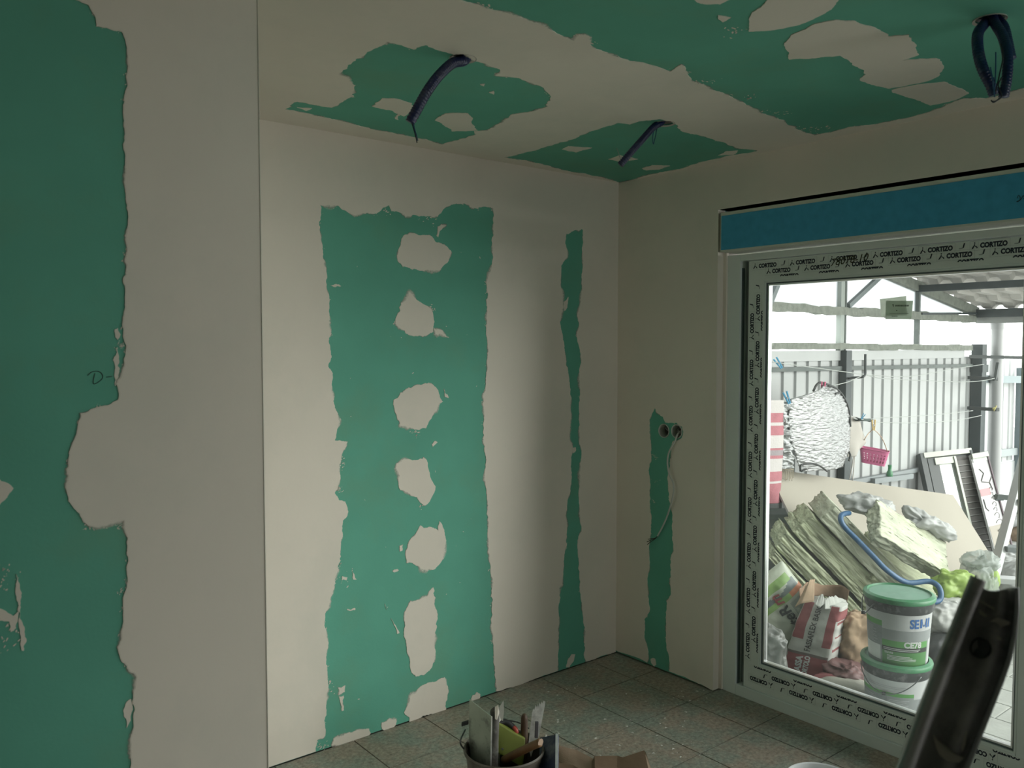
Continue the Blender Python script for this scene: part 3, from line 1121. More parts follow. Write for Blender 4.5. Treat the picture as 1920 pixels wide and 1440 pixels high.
# two paper labels stuck to the pane
LBL = mat('grey_paper', (0.74, 0.80, 0.73), 0.8, var=0.05, scale=20, transl=0.36)
LBL2 = mat('pale_paper', (0.84, 0.88, 0.82), 0.8, var=0.05, scale=20, transl=0.45)
gx = XG - 0.0012


def on_glass(px, py, off=0.0):
    return on(px, py, 0, gx - off)


def paper(name, pts, m, off, parent):
    bm = bmesh.new()
    a = [bm.verts.new(on_glass(*p, off)) for p in pts]
    b = [bm.verts.new(on_glass(*p, off) + Vector((-.0005, 0, 0))) for p in pts]
    bm.faces.new(a)
    bm.faces.new(b[::-1])
    n = len(pts)
    for i in range(n):
        bm.faces.new((a[i], a[(i + 1) % n], b[(i + 1) % n], b[i]))
    return build(name, bm, m, parent)


lb = paper('label_back_sheet', [(1650, 561), (1699, 555), (1701, 590), (1652, 594)], LBL2, 0, door)
l2 = paper('label_front_sheet', [(1661.5, 564), (1712, 564), (1709, 599), (1660, 598.5)], LBL, 0.001, door)
pr = Print()
rl = random.Random(4)


def stroke(x0, y0, x1, y1):
    pr.quad(on_glass(x0, y0, .0018), on_glass(x1, y0, .0018), on_glass(x1, y1, .0018), on_glass(x0, y1, .0018))


x = 1678.5
while x < 1704:
    wd = rl.uniform(.6, 1.3)
    stroke(x, 571.5, x + wd, 574.6)
    x += wd + rl.uniform(.35, .8)
stroke(1673, 571, 1676, 572.3)
stroke(1674.2, 572, 1675.4, 575.5)
stroke(1680, 581.6, 1682.4, 582.8)
stroke(1668, 587.2, 1704, 587.7)
stroke(1672, 592.6, 1683, 593.4)
pr.build('label_print', mat('label_ink', (0.10, 0.12, 0.09), 0.8), l2)

box('putty_joint', (0.040, OY0 - 0.0205, 0.004), (0.058, OY0, 2.08), PUTTY, wr)
# roller shutter box above the door
bx = thing('shutter_box', (0.1, -1.9, 2.1), 'blue fronted roller shutter box above the sliding door', 'shutter box')
CREAM = mat('cream_plastic', (0.62, 0.64, 0.55), 0.6, var=0.04)
box('box_body', (-0.003, OY1 + 0.02, 2.081), (0.22, OY0 - 0.016, 2.262), CREAM, bx, 0.002)
box('blue_face', (-0.0052, OY1 + 0.03, 2.089), (-0.003, OY0 - 0.022, 2.246), BLUE, bx, 0.0005)
pl = [(1907, 372), (1910, 366), (1913, 371), (1911, 377), (1906, 378), (1914, 374), (1918, 367), (1921, 370), (1919, 373)]
tube('marker_scribble', smooth_path([on(x, y, 0, -0.0056) for x, y in pl], 4), 0.0009, mat('black_marker', (.01, .01, .012), .6), bx, seg=5)
# lintel void above the box so that no light leaks
box('lintel_block', (0.0, OY1, 2.262 + .016), (0.3, OY0, 2.3), MASON, wr)
box('threshold', (0.052, OY1, -0.06), (0.30, OY0, -0.004), MASON, wr)

# ------------------------------------------------------------------ socket boxes in the right wall
SOCKM = mat('socket_white', (0.50, 0.51, 0.47), 0.5)
for k, (y, z) in enumerate(SOCK):
    lab = ('empty round socket box nearer the corner, left of its pair', 'round socket box holding the end of the white cable')[k]
    s = thing('socket_box', (0.0, y, z), lab, 'socket box', 'paired socket boxes')
    lathe('box_ring', [(SR - .004, 0.045), (SR - .0035, 0.0), (SR - .003, -0.003), (SR - .0005, -0.004), (SR + .0012, -0.002), (SR + .0012, 0.045)], (0, y, z), SOCKM, s, seg=32, axis=Vector((1, 0, 0)), cb=False)
    lathe('box_bottom', [(0.001, 0.043), (SR - .0005, 0.043), (SR - .0005, 0.047), (0.001, 0.047)], (0, y, z), mat('socket_dark', (0.06, 0.055, 0.05), 0.7), s, seg=28, axis=Vector((1, 0, 0)), cb=True, ct=True)
    WIR = mat('grey_wire', (0.30, 0.30, 0.28), 0.5)
    if k == 0:
        tube('wire_loop', smooth_path([Vector((.04, y + .012, z + .018)), Vector((.012, y - .002, z + .012)), Vector((.02, y - .018, z - .004)), Vector((.042, y - .02, z - .01))]), .0022, WIR, s, 6)
    else:
        for q in range(3):
            tube('wire_loop', smooth_path([Vector((.042, y + .014 - .01 * q, z + .016)), Vector((.015, y + .01 * cos(q), z + .01 * sin(q * 2))), Vector((.012, y - .012, z - .006 * q)), Vector((.04, y - .016 + .006 * q, z - .012))]), .002, WIR, s, 6)
CAB = mat('white_cable', (0.50, 0.52, 0.48), 0.5)
cp = [(1272, 815), (1266, 826), (1259, 838), (1253, 852), (1251.5, 870), (1255, 890), (1262, 905), (1263, 922), (1258, 945), (1250, 970), (1241, 990), (1233, 1005)]
path = [Vector((0.03, -0.40, 1.222)), Vector((-0.004, -0.412, 1.212))] + [on(x, y, 0, -0.012 - .012 * sin(pi * i / 11)) for i, (x, y) in enumerate(cp)][1:]
cab = thing('power_cable', (0, -0.36, 0.7), 'white cable hanging from the socket box with bared dark wires', 'cable')
tube('sheath', smooth_path(path, 6), 0.0042, CAB, cab, 8)
e = path[-1]
for q, pts in enumerate(([(1228, 1010), (1222, 1012), (1213, 1016)], [(1227, 1011), (1220, 1016), (1214, 1021)], [(1228, 1009), (1221, 1010), (1215, 1011)])):
    tube('core_wire', smooth_path([e] + [on(x, y, 0, -0.014 - q * .004) for x, y in pts], 5), 0.0019, mat('dark_core', (0.03, 0.04, 0.03), 0.5), cab, 6)

# ------------------------------------------------------------------ corrugated conduits in the ceiling
COND = mat('dark_blue_conduit', (0.006, 0.013, 0.075), 0.35, spec=0.6, dirt=(0.12, 0.13, 0.15), dirt_scale=22, dirt_amt=0.3)
WIRE = mat('black_wire', (0.012, 0.016, 0.02), 0.4)
WIREB = mat('blue_wire', (0.02, 0.08, 0.16), 0.4)


def dense(path, step):
    out = [path[0]]
    acc = 0
    for a, b in zip(path, path[1:]):
        l = (b - a).length
        n = max(1, int(l / step))
        for k in range(1, n + 1):
            out.append(a.lerp(b, k / n))
    return out


def conduit(path, r, parent):
    p = dense(smooth_path(path, 10), 0.0021)
    return tube('corrugated_tube', p, r, COND, parent, 12, True, lambda i, n: r * (1.0 if i % 3 else 0.84))


def hole_rim(h, parent):
    lathe('cut_edge', [(HR - .004, 0.0), (HR + .003, -0.0035), (HR + .002, 0.0), (HR - .002, .013), (HR - .004, .013)], (h.x, h.y, H), mat('cut_board', (0.45, 0.42, 0.38), .9), parent, 28, ZV, False)


def cpath(pts):
    return [at(x, y, dd) for x, y, dd in pts]


h = HOLES[0]
d0 = (Vector((h.x, h.y, H)) - CAM).dot(FWD)
c = thing('cable_conduit', (h.x, h.y, H), 'long curved dark blue conduit hanging from the ceiling hole nearest the left wall', 'conduit', 'ceiling conduits')
hole_rim(h, c)
conduit([Vector((h.x + .035, h.y + .02, H + .05))] + cpath([(872, 112, d0), (848, 119, d0 - .03), (822, 143, d0 - .06), (800, 173, d0 - .08), (782, 205, d0 - .09), (769, 229, d0 - .09)]), 0.0155, c)
for q in range(2):
    tube('wire', smooth_path(cpath([(771 + q * 3, 226, d0 - .09), (775 + 2 * q, 240, d0 - .09), (779 + 2 * q, 254, d0 - .09), (782 + q * 1.5, 268 - 4 * q, d0 - .085)])), .0016, (WIRE, WIREB)[q], c, 6)
h = HOLES[1]
d0 = (Vector((h.x, h.y, H)) - CAM).dot(FWD)
c = thing('cable_conduit', (h.x, h.y, H), 'short straight blue conduit in the ceiling hole nearest the room corner', 'conduit', 'ceiling conduits')
hole_rim(h, c)
conduit([Vector((h.x + .03, h.y + .02, H + .05))] + cpath([(1240, 229, d0), (1226, 238, d0 - .02), (1204, 262, d0 - .04), (1182, 287, d0 - .05), (1163, 309, d0 - .05)]), 0.0135, c)
tube('wire', smooth_path(cpath([(1228, 236, d0 - .01), (1224, 255, d0 - .03), (1225, 270, d0 - .03), (1229, 255, d0 - .02), (1233, 234, d0)])), .0018, WIREB, c, 6)
tube('wire', smooth_path(cpath([(1163, 308, d0 - .05), (1163, 298, d0 - .06), (1159, 285, d0 - .06), (1156, 277, d0 - .06)])), .0013, mat('grey_core', (.3, .32, .3), .5), c, 6)
h = HOLES[2]
d0 = (Vector((h.x, h.y, H)) - CAM).dot(FWD)
c = thing('cable_conduit', (h.x, h.y, H), 'thick looped conduit with wires hanging from the ceiling nearest the shutter box', 'conduit', 'ceiling conduits')
hole_rim(h, c)
conduit([Vector((h.x, h.y, H + .05))] + cpath([(1850, 38, d0), (1834, 62, d0 - .05), (1834, 95, d0 - .08), (1843, 130, d0 - .1), (1858, 160, d0 - .1), (1864, 178, d0 - .1)]), 0.0135, c)
conduit([Vector((h.x, h.y, H + .05))] + cpath([(1862, 36, d0 - .02), (1880, 68, d0 - .06), (1889, 105, d0 - .1), (1888, 145, d0 - .11), (1882, 181, d0 - .11)]), 0.0125, c)
conduit([Vector((h.x + .01, h.y, H + .05))] + cpath([(1866, 30, d0), (1882, 50, d0 - .02), (1890, 80, d0 - .04), (1896, 110, d0 - .05)]), 0.0120, c)
for q, (pts, m) in enumerate((([(1863, 176), (1866, 150), (1867, 120), (1867, 98)], WIREB), ([(1867, 172), (1874, 140), (1881, 105), (1877, 82)], WIRE), ([(1865, 182), (1861, 150), (1857, 126)], WIREB), ([(1861, 190), (1868, 189), (1878, 180), (1872, 160), (1878, 145)], WIRE), ([(1858, 188), (1864, 192), (1874, 184)], WIRE))):
    tube('wire', smooth_path([at(x, y, d0 - .13) for x, y in pts], 6), .0016, m, c, 6)

# ------------------------------------------------------------------ yard: ground, fence, canopy
GZ = -0.06
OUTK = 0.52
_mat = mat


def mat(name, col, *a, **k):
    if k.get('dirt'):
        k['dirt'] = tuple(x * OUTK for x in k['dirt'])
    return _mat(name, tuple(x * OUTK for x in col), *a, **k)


FYD = 0.25
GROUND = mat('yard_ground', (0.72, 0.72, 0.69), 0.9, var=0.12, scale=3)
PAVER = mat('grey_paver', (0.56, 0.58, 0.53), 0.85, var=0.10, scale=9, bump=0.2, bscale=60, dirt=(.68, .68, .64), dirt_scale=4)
gr = box('ground', (0.30, -9, GZ - 0.2), (16, 9, GZ - 0.012), GROUND)
struct(gr, 'paved yard ground outside the sliding door', 'ground')
bm = bmesh.new()
bm_box(bm, (0.002, 0.002, -0.012), (0.188, 0.298, 0.0), 0.004)
pm = bpy.data.meshes.new('paver')
bmesh.ops.recalc_face_normals(bm, faces=bm.faces)
bm.to_mesh(pm)
bm.free()
pm.materials.append(PAVER)
for i in range(18):
    for j in range(11):
        x = 0.31 + 0.19 * i
        y = -3.2 + 0.30 * j + (0.15 if i % 2 else 0)
        o = bpy.data.objects.new('paver', pm)
        COL.objects.link(o)
        o.location = (x, y, GZ)
        o.parent = gr

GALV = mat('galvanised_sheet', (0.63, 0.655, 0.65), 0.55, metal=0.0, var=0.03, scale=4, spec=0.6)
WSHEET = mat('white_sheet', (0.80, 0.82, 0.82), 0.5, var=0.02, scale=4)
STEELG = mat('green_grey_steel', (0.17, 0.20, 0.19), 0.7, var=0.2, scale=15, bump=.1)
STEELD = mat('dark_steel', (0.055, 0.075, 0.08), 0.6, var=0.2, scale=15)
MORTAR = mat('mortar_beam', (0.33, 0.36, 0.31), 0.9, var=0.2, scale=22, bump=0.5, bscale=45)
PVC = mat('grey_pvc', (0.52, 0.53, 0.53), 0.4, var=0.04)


def fence_sheet(name, x0, x1, y, z0, z1, m, parent):
    P, V, Fc = 0.1575, [], []
    prof = []
    x = x0
    while x < x1:
        prof += [(x, 0.0), (x + 0.108, 0.0), (x + 0.116, 0.016), (x + 0.150, 0.016)]
        x += P
    n = len(prof)
    for z in (z0, z1):
        V += [Vector((a, y + b, z)) for a, b in prof]
    Fc = [(i, i + 1, n + i + 1, n + i) for i in range(n - 1)]
    return frompy(name, V, Fc, m, parent)


fe = thing('corrugated_fence', (3.0, FYD, GZ), 'ribbed galvanised sheet fence behind the clothes lines, between dark posts', 'fence')
fence_sheet('ribbed_sheet', 1.848 + .0475 - 0.1575 * 10 - .116, 4.93, FYD + .005, 0.25, 1.545, GALV, fe)
box('cap_flashing', (0.3, FYD - .012, 1.535), (4.80, FYD + .03, 1.610), GALV, fe)
bar('top_rail', (0.3, FYD - .012, 1.492), (4.95, FYD - .012, 1.462), .03, .03, STEELG, fe)
bar('bottom_rail', (0.3, FYD - .025, 0.615), (4.95, FYD - .025, 0.585), .035, .035, mat('rail_grey', (.36, .40, .41), .6), fe)
bm = bmesh.new()
bm_box(bm, (2.655, FYD - .06, GZ), (2.735, FYD + .0, 1.612), .004)
build('post', bm, STEELD, fe)
bm = bmesh.new()
bm_box(bm, (4.97, FYD - .10, GZ), (5.07, FYD + .0, 1.66), .004)
build('post', bm, STEELD, fe)
box('post_collar', (4.955, FYD - .11, 1.40), (5.085, FYD + .0, 1.47), STEELD, fe)
box('plinth', (0.3, FYD + .0, GZ - .1), (5.0, FYD + .12, 0.27), mat('plinth', (.5, .5, .48), .9), fe)

fe2 = thing('corrugated_fence', (5.7, FYD, GZ), 'bright white ribbed fence section beyond the grey drain pipe', 'fence')
fence_sheet('ribbed_sheet', 5.20, 6.12, FYD + .03, 0.48, 1.50, WSHEET, fe2)
bar('bottom_rail', (5.2, FYD, 0.60), (6.2, FYD, 0.565), .03, .07, mat('rail_pale', (.48, .53, .54), .6), fe2)
box('post', (6.10, FYD - .10, GZ), (6.22, FYD + .02, 1.42), mat('post_blue', (.22, .28, .30), .6), fe2)
bar('top_rail', (5.05, FYD - .05, 1.335), (6.2, FYD - .05, 1.30), .05, .07, mat('rail_bl', (.30, .37, .39), .6), fe2)
box('plinth_wall', (5.05, FYD + .01, GZ - .1), (8.5, FYD + .15, 0.47), mat('white_plinth', (.78, .80, .80), .8), fe2)

# lean-to canopy along the house
ZE = 1.944
SL = 0.157


def zr(x):
    return ZE + (5.03 - x) * SL


ca = thing('canopy', (3.0, -0.5, 2.2), 'tile-profile sheet canopy on grey steel framing above the fence', 'canopy')
CY0, CY1 = -1.6, FYD
V, Fc = [], []
nx, ny = 120, 110
for i in range(nx + 1):
    x = 0.34 + (5.12 - 0.34) * i / nx
    s = (x / 0.36) % 1.0
    for j in range(ny + 1):
        y = CY0 + (CY1 + .03 - CY0) * j / ny
        t = (y / 0.185) % 1.0
        wv = 0.034 * (min(1, t / .12) if t < .45 else max(0, 1 - (t - .45) / .12))
        V.append(Vector((x, y, zr(x) + 0.045 + wv + 0.042 * s)))
for i in range(nx):
    for j in range(ny):
        a = i * (ny + 1) + j
        Fc.append((a, a + 1, a + ny + 2, a + ny + 1))
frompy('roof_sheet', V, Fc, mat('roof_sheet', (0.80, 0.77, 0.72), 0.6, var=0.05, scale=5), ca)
for x, wd, m in ((1.30, .05, STEELD), (2.60, .05, STEELD), (3.88, .055, STEELD), (5.03, .075, STEELD)):
    bar('purlin', (x, CY0, zr(x) + .0), (x, CY1, zr(x) + .0), wd, wd, m, ca)
box('gutter', (5.05, CY0, ZE - .09), (5.16, CY1, ZE - .01), mat('gutter_grey', (.42, .44, .42), .6), ca)
bar('rafter', (0.34, CY1, zr(0.34) + .018), (5.06, CY1, zr(5.06) + .018), .05, .085, MORTAR, ca)
V, Fc = [], []


def rough_beam(name, a, b, hgt, dep, seed):
    rb = random.Random(seed)
    n = 60
    V, Fc = [], []
    a, b = Vector(a), Vector(b)
    for i in range(n + 1):
        p = a.lerp(b, i / n)
        t0 = hgt / 2 + rb.gauss(0, hgt * .06)
        t1 = hgt / 2 + rb.gauss(0, hgt * .07)
        V += [p + Vector((0, -dep, -t0)), p + Vector((0, -dep, t1)), p + Vector((0, dep, t1)), p + Vector((0, dep, -t0))]
    for i in range(n):
        for k in range(4):
            q = i * 4 + k
            q2 = i * 4 + (k + 1) % 4
            Fc.append((q, q2, q2 + 4, q + 4))
    Fc += [(3, 2, 1, 0), (4 * n, 4 * n + 1, 4 * n + 2, 4 * n + 3)]
    return frompy(name, V, Fc, MORTAR, ca)


rough_beam('middle_beam', (0.34, CY1, 1.925), (5.0, CY1, 1.890), .062, .03, 3)
rough_beam('lower_beam', (0.34, CY1, 1.655), (4.92, CY1, 1.625), .045, .035, 4)
bar('tie_rod', (3.9, CY1 - .03, 1.915), (5.03, CY1 - .03, 1.945), .018, .018, STEELD, ca)
PALEST = mat('pale_green_steel', (.50, .56, .52), .6, var=.08)
box('upright', (2.635, CY1 - .02, 1.61), (2.690, CY1 + .02, zr(2.66)), PALEST, ca)
box('upright', (2.690, CY1 - .025, 1.61), (2.710, CY1 + .02, zr(2.7)), STEELG, ca)
box('upright', (3.875, CY1 - .02, 1.62), (3.905, CY1 + .02, zr(3.89)), STEELG, ca)
bar('brace', (2.72, CY1 - .03, 1.945), (3.40, CY1 - .03, 2.30), .03, .035, mat('brace', (.25, .30, .31), .6), ca)
bar('brace', (1.70, CY1 - .03, 1.93), (2.02, CY1 - .03, 2.42), .03, .035, MATS['brace'], ca)
# frosted panels in the gable
FROST = mat('frosted_panel', (0.70, 0.74, 0.78), 0.4, var=0.05, scale=2, transl=0.55, alpha=0.62)
V = [Vector((0.4, CY1 + .01, 1.95)), Vector((4.7, CY1 + .01, 1.92)), Vector((4.9, CY1 + .01, zr(4.9) + .06)), Vector((0.4, CY1 + .01, zr(.4) + .06))]
V += [v + Vector((0, .004, 0)) for v in V]
frompy('frosted_panel', V, [(0, 1, 2, 3), (7, 6, 5, 4), (0, 4, 5, 1), (1, 5, 6, 2), (2, 6, 7, 3), (3, 7, 4, 0)], FROST, ca)
dp = thing('drain_pipe', (5.22, 0.12, GZ), 'grey plastic drain pipe standing beside the far fence post', 'pipe')
lathe('pipe', [(.055, GZ), (.055, 1.80), (.062, 1.80), (.066, 1.86), (.066, 1.93)], (5.22, 0.12, 0), PVC, dp, 24, ZV, True, True)

# ------------------------------------------------------------------ clothes lines and what hangs on them
HY = -0.10
ROD = mat('rod_dark', (0.06, 0.075, 0.075), 0.6)


def hp(px, py, dy=0.0):
    return on(px, py, 1, HY + dy)


br = thing('line_bracket', (2.70, FYD - .06, 1.43), 'bent steel line bracket on the fence post behind the foil cover', 'bracket', 'clothes line brackets')
tube('rod', smooth_path([Vector((2.70, FYD - .06, 1.40)), hp(1600, 708, .15), hp(1616, 707), hp(1622, 702), hp(1622.5, 690), hp(1622.5, 664)], 5), .0085, ROD, br, 8)
br = thing('line_bracket', (2.70, FYD - .06, 1.14), 'short dark bar with the small blue peg, left of the pink basket', 'bracket', 'clothes line brackets')
tube('rod', [Vector((2.70, FYD - .06, 1.10)), hp(1606, 786), hp(1631, 788)], .013, mat('rod_green', (.03, .07, .06), .6), br, 8)
br = thing('line_bracket', (5.0, FYD - .1, 1.35), 'upper right line bracket with an upturned end on the far post', 'bracket', 'clothes line brackets')
bar('rod', hp(1817, 708, .32), hp(1868, 711), .03, .03, ROD, br)
bar('upturned_end', hp(1866, 711), hp(1871, 680), .022, .022, ROD, br)
br = thing('line_bracket', (5.0, FYD - .1, 1.09), 'lower right line bracket on the far post with a yellow knot', 'bracket', 'clothes line brackets')
bar('rod', hp(1816, 765, .32), hp(1871, 768), .03, .03, ROD, br)
tube('yellow_knot', smooth_path([hp(1864, 770, -.03), hp(1862, 766, -.03), hp(1866, 765, -.04), hp(1864, 769, -.04), hp(1868, 761, -.04)], 5), .006, mat('yellow_cord', (.6, .55, .2), .7), br, 6)
br = thing('line_bracket', (5.0, FYD - .1, 1.52), 'topmost straight bar reaching right from the far post', 'bracket', 'clothes line brackets')
bar('rod', hp(1818, 668.5, .32), hp(1917, 670.5), .03, .03, ROD, br)
CORD = mat('line_cord', (0.62, 0.66, 0.63), 0.6)
for lab, pts in (('upper clothes line running past the blue peg to the far post', [(1425, 675), (1480, 683), (1560, 694), (1622, 702), (1680, 706), (1720, 704), (1780, 693), (1845, 683)]),
                 ('second clothes line from the bent bracket to the upturned bracket', [(1563, 723), (1590, 716), (1622, 704), (1650, 709), (1720, 713), (1800, 716), (1840, 714), (1866, 709)]),
                 ('third clothes line at the height of the small blue peg', [(1440, 757), (1476, 750), (1520, 738), (1543, 732), (1570, 755), (1606, 785), (1660, 783), (1720, 780), (1780, 775), (1824, 770)]),
                 ('lowest clothes line carrying the pink basket', [(1600, 785), (1640, 791), (1700, 793), (1760, 791), (1800, 787), (1840, 779)])):
    tag(tube('clothes_line', smooth_path([hp(*p) for p in pts], 8), .0028, CORD, None, 6), lab, 'rope', 'clothes lines')


def loft(name, left, right, nu, nv, m, parent, bulge=0.0, wr=0.0, wscale=8.0, thick=.003, matfn=None, dy=0.0, ystretch=1.0, seed=0.0):
    """sheet between two pixel polylines on the hanging plane; bulges towards the viewer, with wrinkles"""
    def samp(pl, v):
        ls = [0]
        for a, b in zip(pl, pl[1:]):
            ls.append(ls[-1] + sqrt((a[0] - b[0]) ** 2 + (a[1] - b[1]) ** 2))
        t = v * ls[-1]
        for i in range(len(pl) - 1):
            if t <= ls[i + 1] + 1e-9:
                k = (t - ls[i]) / max(1e-9, ls[i + 1] - ls[i])
                return pl[i][0] + (pl[i + 1][0] - pl[i][0]) * k, pl[i][1] + (pl[i + 1][1] - pl[i][1]) * k
        return pl[-1]

    def fn(u, v):
        a, b = samp(left, v), samp(right, v)
        x, y = a[0] + (b[0] - a[0]) * u, a[1] + (b[1] - a[1]) * u
        p = hp(x, y, dy)
        k = -bulge * sin(pi * u) + wr * noise.noise(Vector((p.x * wscale + seed, p.z * wscale * ystretch, seed)))
        return p + Vector((0, k, 0))
    return surf_mesh(name, fn, nu, nv, m, parent, matfn, thick=thick), fn


S6 = lambda p: zoomed(1420, 680, 6.0, p)
FOIL = mat('silver_foil', (0.56, 0.57, 0.57), 0.34, metal=0.85, var=0.10, scale=30, bump=0.8, bscale=50, stretch=(.5, .5, 2.6))
BLKP = mat('black_piping', (0.03, 0.035, 0.035), 0.6)
fc = thing('foil_cover', hp(1540, 890), 'large silver foil windscreen cover pegged on the line, black piping', 'cover')
lf, ffn = loft('foil_sheet', S6([(375, 410), (350, 560), (350, 680), (385, 900), (440, 1080), (485, 1222)]),
               S6([(740, 235), (900, 300), (990, 420), (1035, 560), (1045, 800), (1035, 980), (960, 1165)]), 60, 90, FOIL, fc, .06, .010, 30, .003, None, -.03, 3.2, 3.0)
tube('piping', smooth_path([hp(*p, -.035) for p in S6([(630, 320), (660, 260), (700, 225), (760, 235), (900, 300), (990, 420), (1035, 560), (1046, 720)])], 6), .0075, BLKP, fc, 7)
tube('elastic_loop', smooth_path([hp(*p, -.06) for p in S6([(940, 335), (890, 345), (865, 380), (855, 420), (845, 445)])], 6), .006, BLKP, fc, 6)
tube('piping', smooth_path([hp(*p, -.10) for p in S6([(485, 1225), (490, 1155), (560, 1138), (640, 1140), (710, 1165), (785, 1222)])], 6), .0065, BLKP, fc, 6)
tube('piping', smooth_path([hp(*p, -.05) for p in S6([(495, 1225), (560, 1195), (640, 1170), (690, 1162)])], 6), .0055, BLKP, fc, 6)
tube('piping', smooth_path([hp(*p, -.03) for p in S6([(785, 1178), (880, 1182), (960, 1168)])], 6), .006, BLKP, fc, 6)
tube('elastic_loop', smooth_path([hp(*p, -.03) for p in S6([(1030, 1000), (1045, 1040), (1038, 1080), (1030, 1105)])], 6), .007, BLKP, fc, 6)
FOIL2 = mat('crinkled_foil', (0.62, 0.64, 0.64), 0.38, metal=0.7, var=0.35, scale=24, bump=0.9, bscale=38, stretch=(1, 1, 3))
fs = thing('foil_strip', hp(1477, 880), 'narrow crinkled grey foil strip between the towel and the foil cover', 'foil')
loft('foil_sheet', S6([(275, 430), (288, 560), (290, 720), (275, 1000), (265, 1190)]), S6([(430, 480), (455, 560), (400, 720), (390, 950), (405, 1190)]), 26, 70, FOIL2, fs, .02, .03, 26, .003, None, -.015, 2.2, 8)
FR = mat('tan_fringe', (0.62, 0.55, 0.43), 0.9)
tw2 = thing('fringed_cloth', hp(1478, 890), 'beige cloth with hanging fringe threads below the foil strip', 'cloth')
loft('cloth', S6([(262, 1180), (265, 1210)]), S6([(410, 1180), (408, 1212)]), 10, 3, FR, tw2, .0, .004, 20, .004, None, .0)
rf_ = random.Random(3)
for k in range(13):
    x = 272 + k * 11.2
    tube('fringe_thread', smooth_path([hp(*p, -.004) for p in S6([(x, 1205), (x + rf_.uniform(-6, 4), 1260), (x - rf_.uniform(0, 16), 1290 + rf_.uniform(0, 45))])], 4), .0022, FR, tw2, 5)
TW = mat('towel_white', (0.80, 0.76, 0.74), 0.95, var=0.03, bump=.3, bscale=90)
TR_ = mat('towel_rose', (0.62, 0.24, 0.28), 0.95, var=0.1, scale=20, bump=.3, bscale=90)
TG = mat('towel_grey', (0.45, 0.40, 0.42), 0.95, var=0.05, bump=.3, bscale=90)
tw = thing('striped_towel', hp(1450, 945), 'rose and white striped towel hanging beside the door frame', 'towel')


def towel_m(u, v):
    y = 751 + v * 194
    for a, b, k in ((775, 793, 1), (799, 817, 1), (842, 845, 1), (845, 855, 2), (855, 861, 1), (885, 902.5, 1), (907, 950, 1)):
        if a <= y < b:
            return k
    return 0


loft('cloth', [(1424, 750), (1424, 945)], [(1467, 750), (1468.5, 800), (1467, 840), (1464, 900), (1465, 925), (1472, 941)], 16, 97, (TW, TR_, TG), tw, .02, .012, 7, .005, towel_m, -.02)
CLOTH = mat('beige_cloth', (0.70, 0.66, 0.60), 0.95, var=.04)
bc = thing('beige_cloth', hp(1605, 850), 'pale beige cloth hanging behind the foil cover, left of the basket', 'cloth')
loft('cloth', S6([(1030, 590), (1030, 800), (1020, 1000), (1010, 1060)]), S6([(1150, 630), (1185, 760), (1215, 890), (1090, 1040)]), 16, 24, CLOTH, bc, .02, .02, 9, .004, None, .03)
for k, pts in enumerate((S6([(1080, 1040), (1070, 1150), (1050, 1250), (1035, 1320)]), S6([(1095, 1030), (1085, 1180), (1070, 1330)]))):
    tube('cord', smooth_path([hp(*p, .02) for p in pts], 5), .004, CLOTH, bc, 5)


def peg(px, py, ang, m, label, s=1.0, dy=-.05):
    c = hp(px, py, dy)
    t = thing('clothes_peg', c, label, 'peg', 'clothes pegs')
    ca_, sa_ = cos(ang), sin(ang)
    ex = RGT * ca_ + ZV * sa_
    ey = -RGT * sa_ + ZV * ca_
    L_ = .04 * s
    for sgn in (-1, 1):
        a = (ex * sgn * .004 - ey) * 1
        bm = bmesh.new()
        bm_bar(bm, c + ex * sgn * .0045 * s - ey * L_, c + ex * sgn * .012 * s + ey * L_, .009 * s, .011 * s, HF, .0015)
        build('peg_arm', bm, m, t)
    lathe('spring', [(.001, -.009 * s), (.006 * s, -.009 * s), (.006 * s, .009 * s), (.001, .009 * s)], c, mat('peg_spring', (.5, .5, .5), .4, metal=.8), t, 10, HF)
    return t


PB = mat('peg_blue', (0.06, 0.42, 0.72), .4)
PP = mat('peg_pink', (0.85, 0.14, 0.30), .4)
PYL = mat('peg_yellow', (0.82, 0.58, 0.22), .4)
peg(1459.5, 681, radians(35), PB, 'blue peg on the upper line above the foil cover', .95, .0)
peg(1476, 746, radians(22), PB, 'blue peg gripping the left corner of the foil cover', 1.0, -.035)
peg(1543, 727, radians(-4), PP, 'pink peg gripping the top of the foil cover', 1.0, -.045)
peg(1618, 781, radians(-30), PB, 'small blue peg on the short dark bar', .55, -.03)
peg(1638, 797, radians(2), PYL, 'yellow peg holding the handle of the pink basket', .95, -.03)

# pink basket
PINK = mat('pink_plastic', (0.86, 0.20, 0.42), 0.35, var=.04)
bc0 = hp(1638.5, 856)
bk = thing('pink_basket', bc0 - ZV * .06, 'small perforated pink plastic basket hanging on the line', 'basket')
ang = radians(-26)
bx_ = (RGT * cos(ang) + HF * sin(ang))
by_ = (-RGT * sin(ang) + HF * cos(ang))
bz_ = (ZV + RGT * .12 + HF * .08).normalized()
bx_ = (bx_ - ZV * .14).normalized()


def bpt(a, b, c):      # a,b in -1..1, c 0..1 height
    k = 0.80 + .20 * c
    r = (abs(a) ** 6 + abs(b) ** 6) ** (1 / 6) or 1
    q = 1 / r if max(abs(a), abs(b)) > .999 else 1
    return bc0 + bx_ * (a * q * .098 * k) + by_ * (b * q * .062 * k) + bz_ * (-.052 + .104 * c)


V, Fc = [], []
nu, nv = 64, 12


def per(u):
    t = (u * 4) % 4
    s = int(t)
    f_ = (t - s) * 2 - 1
    return ((f_, -1), (1, f_), (-f_, 1), (-1, -f_))[s]


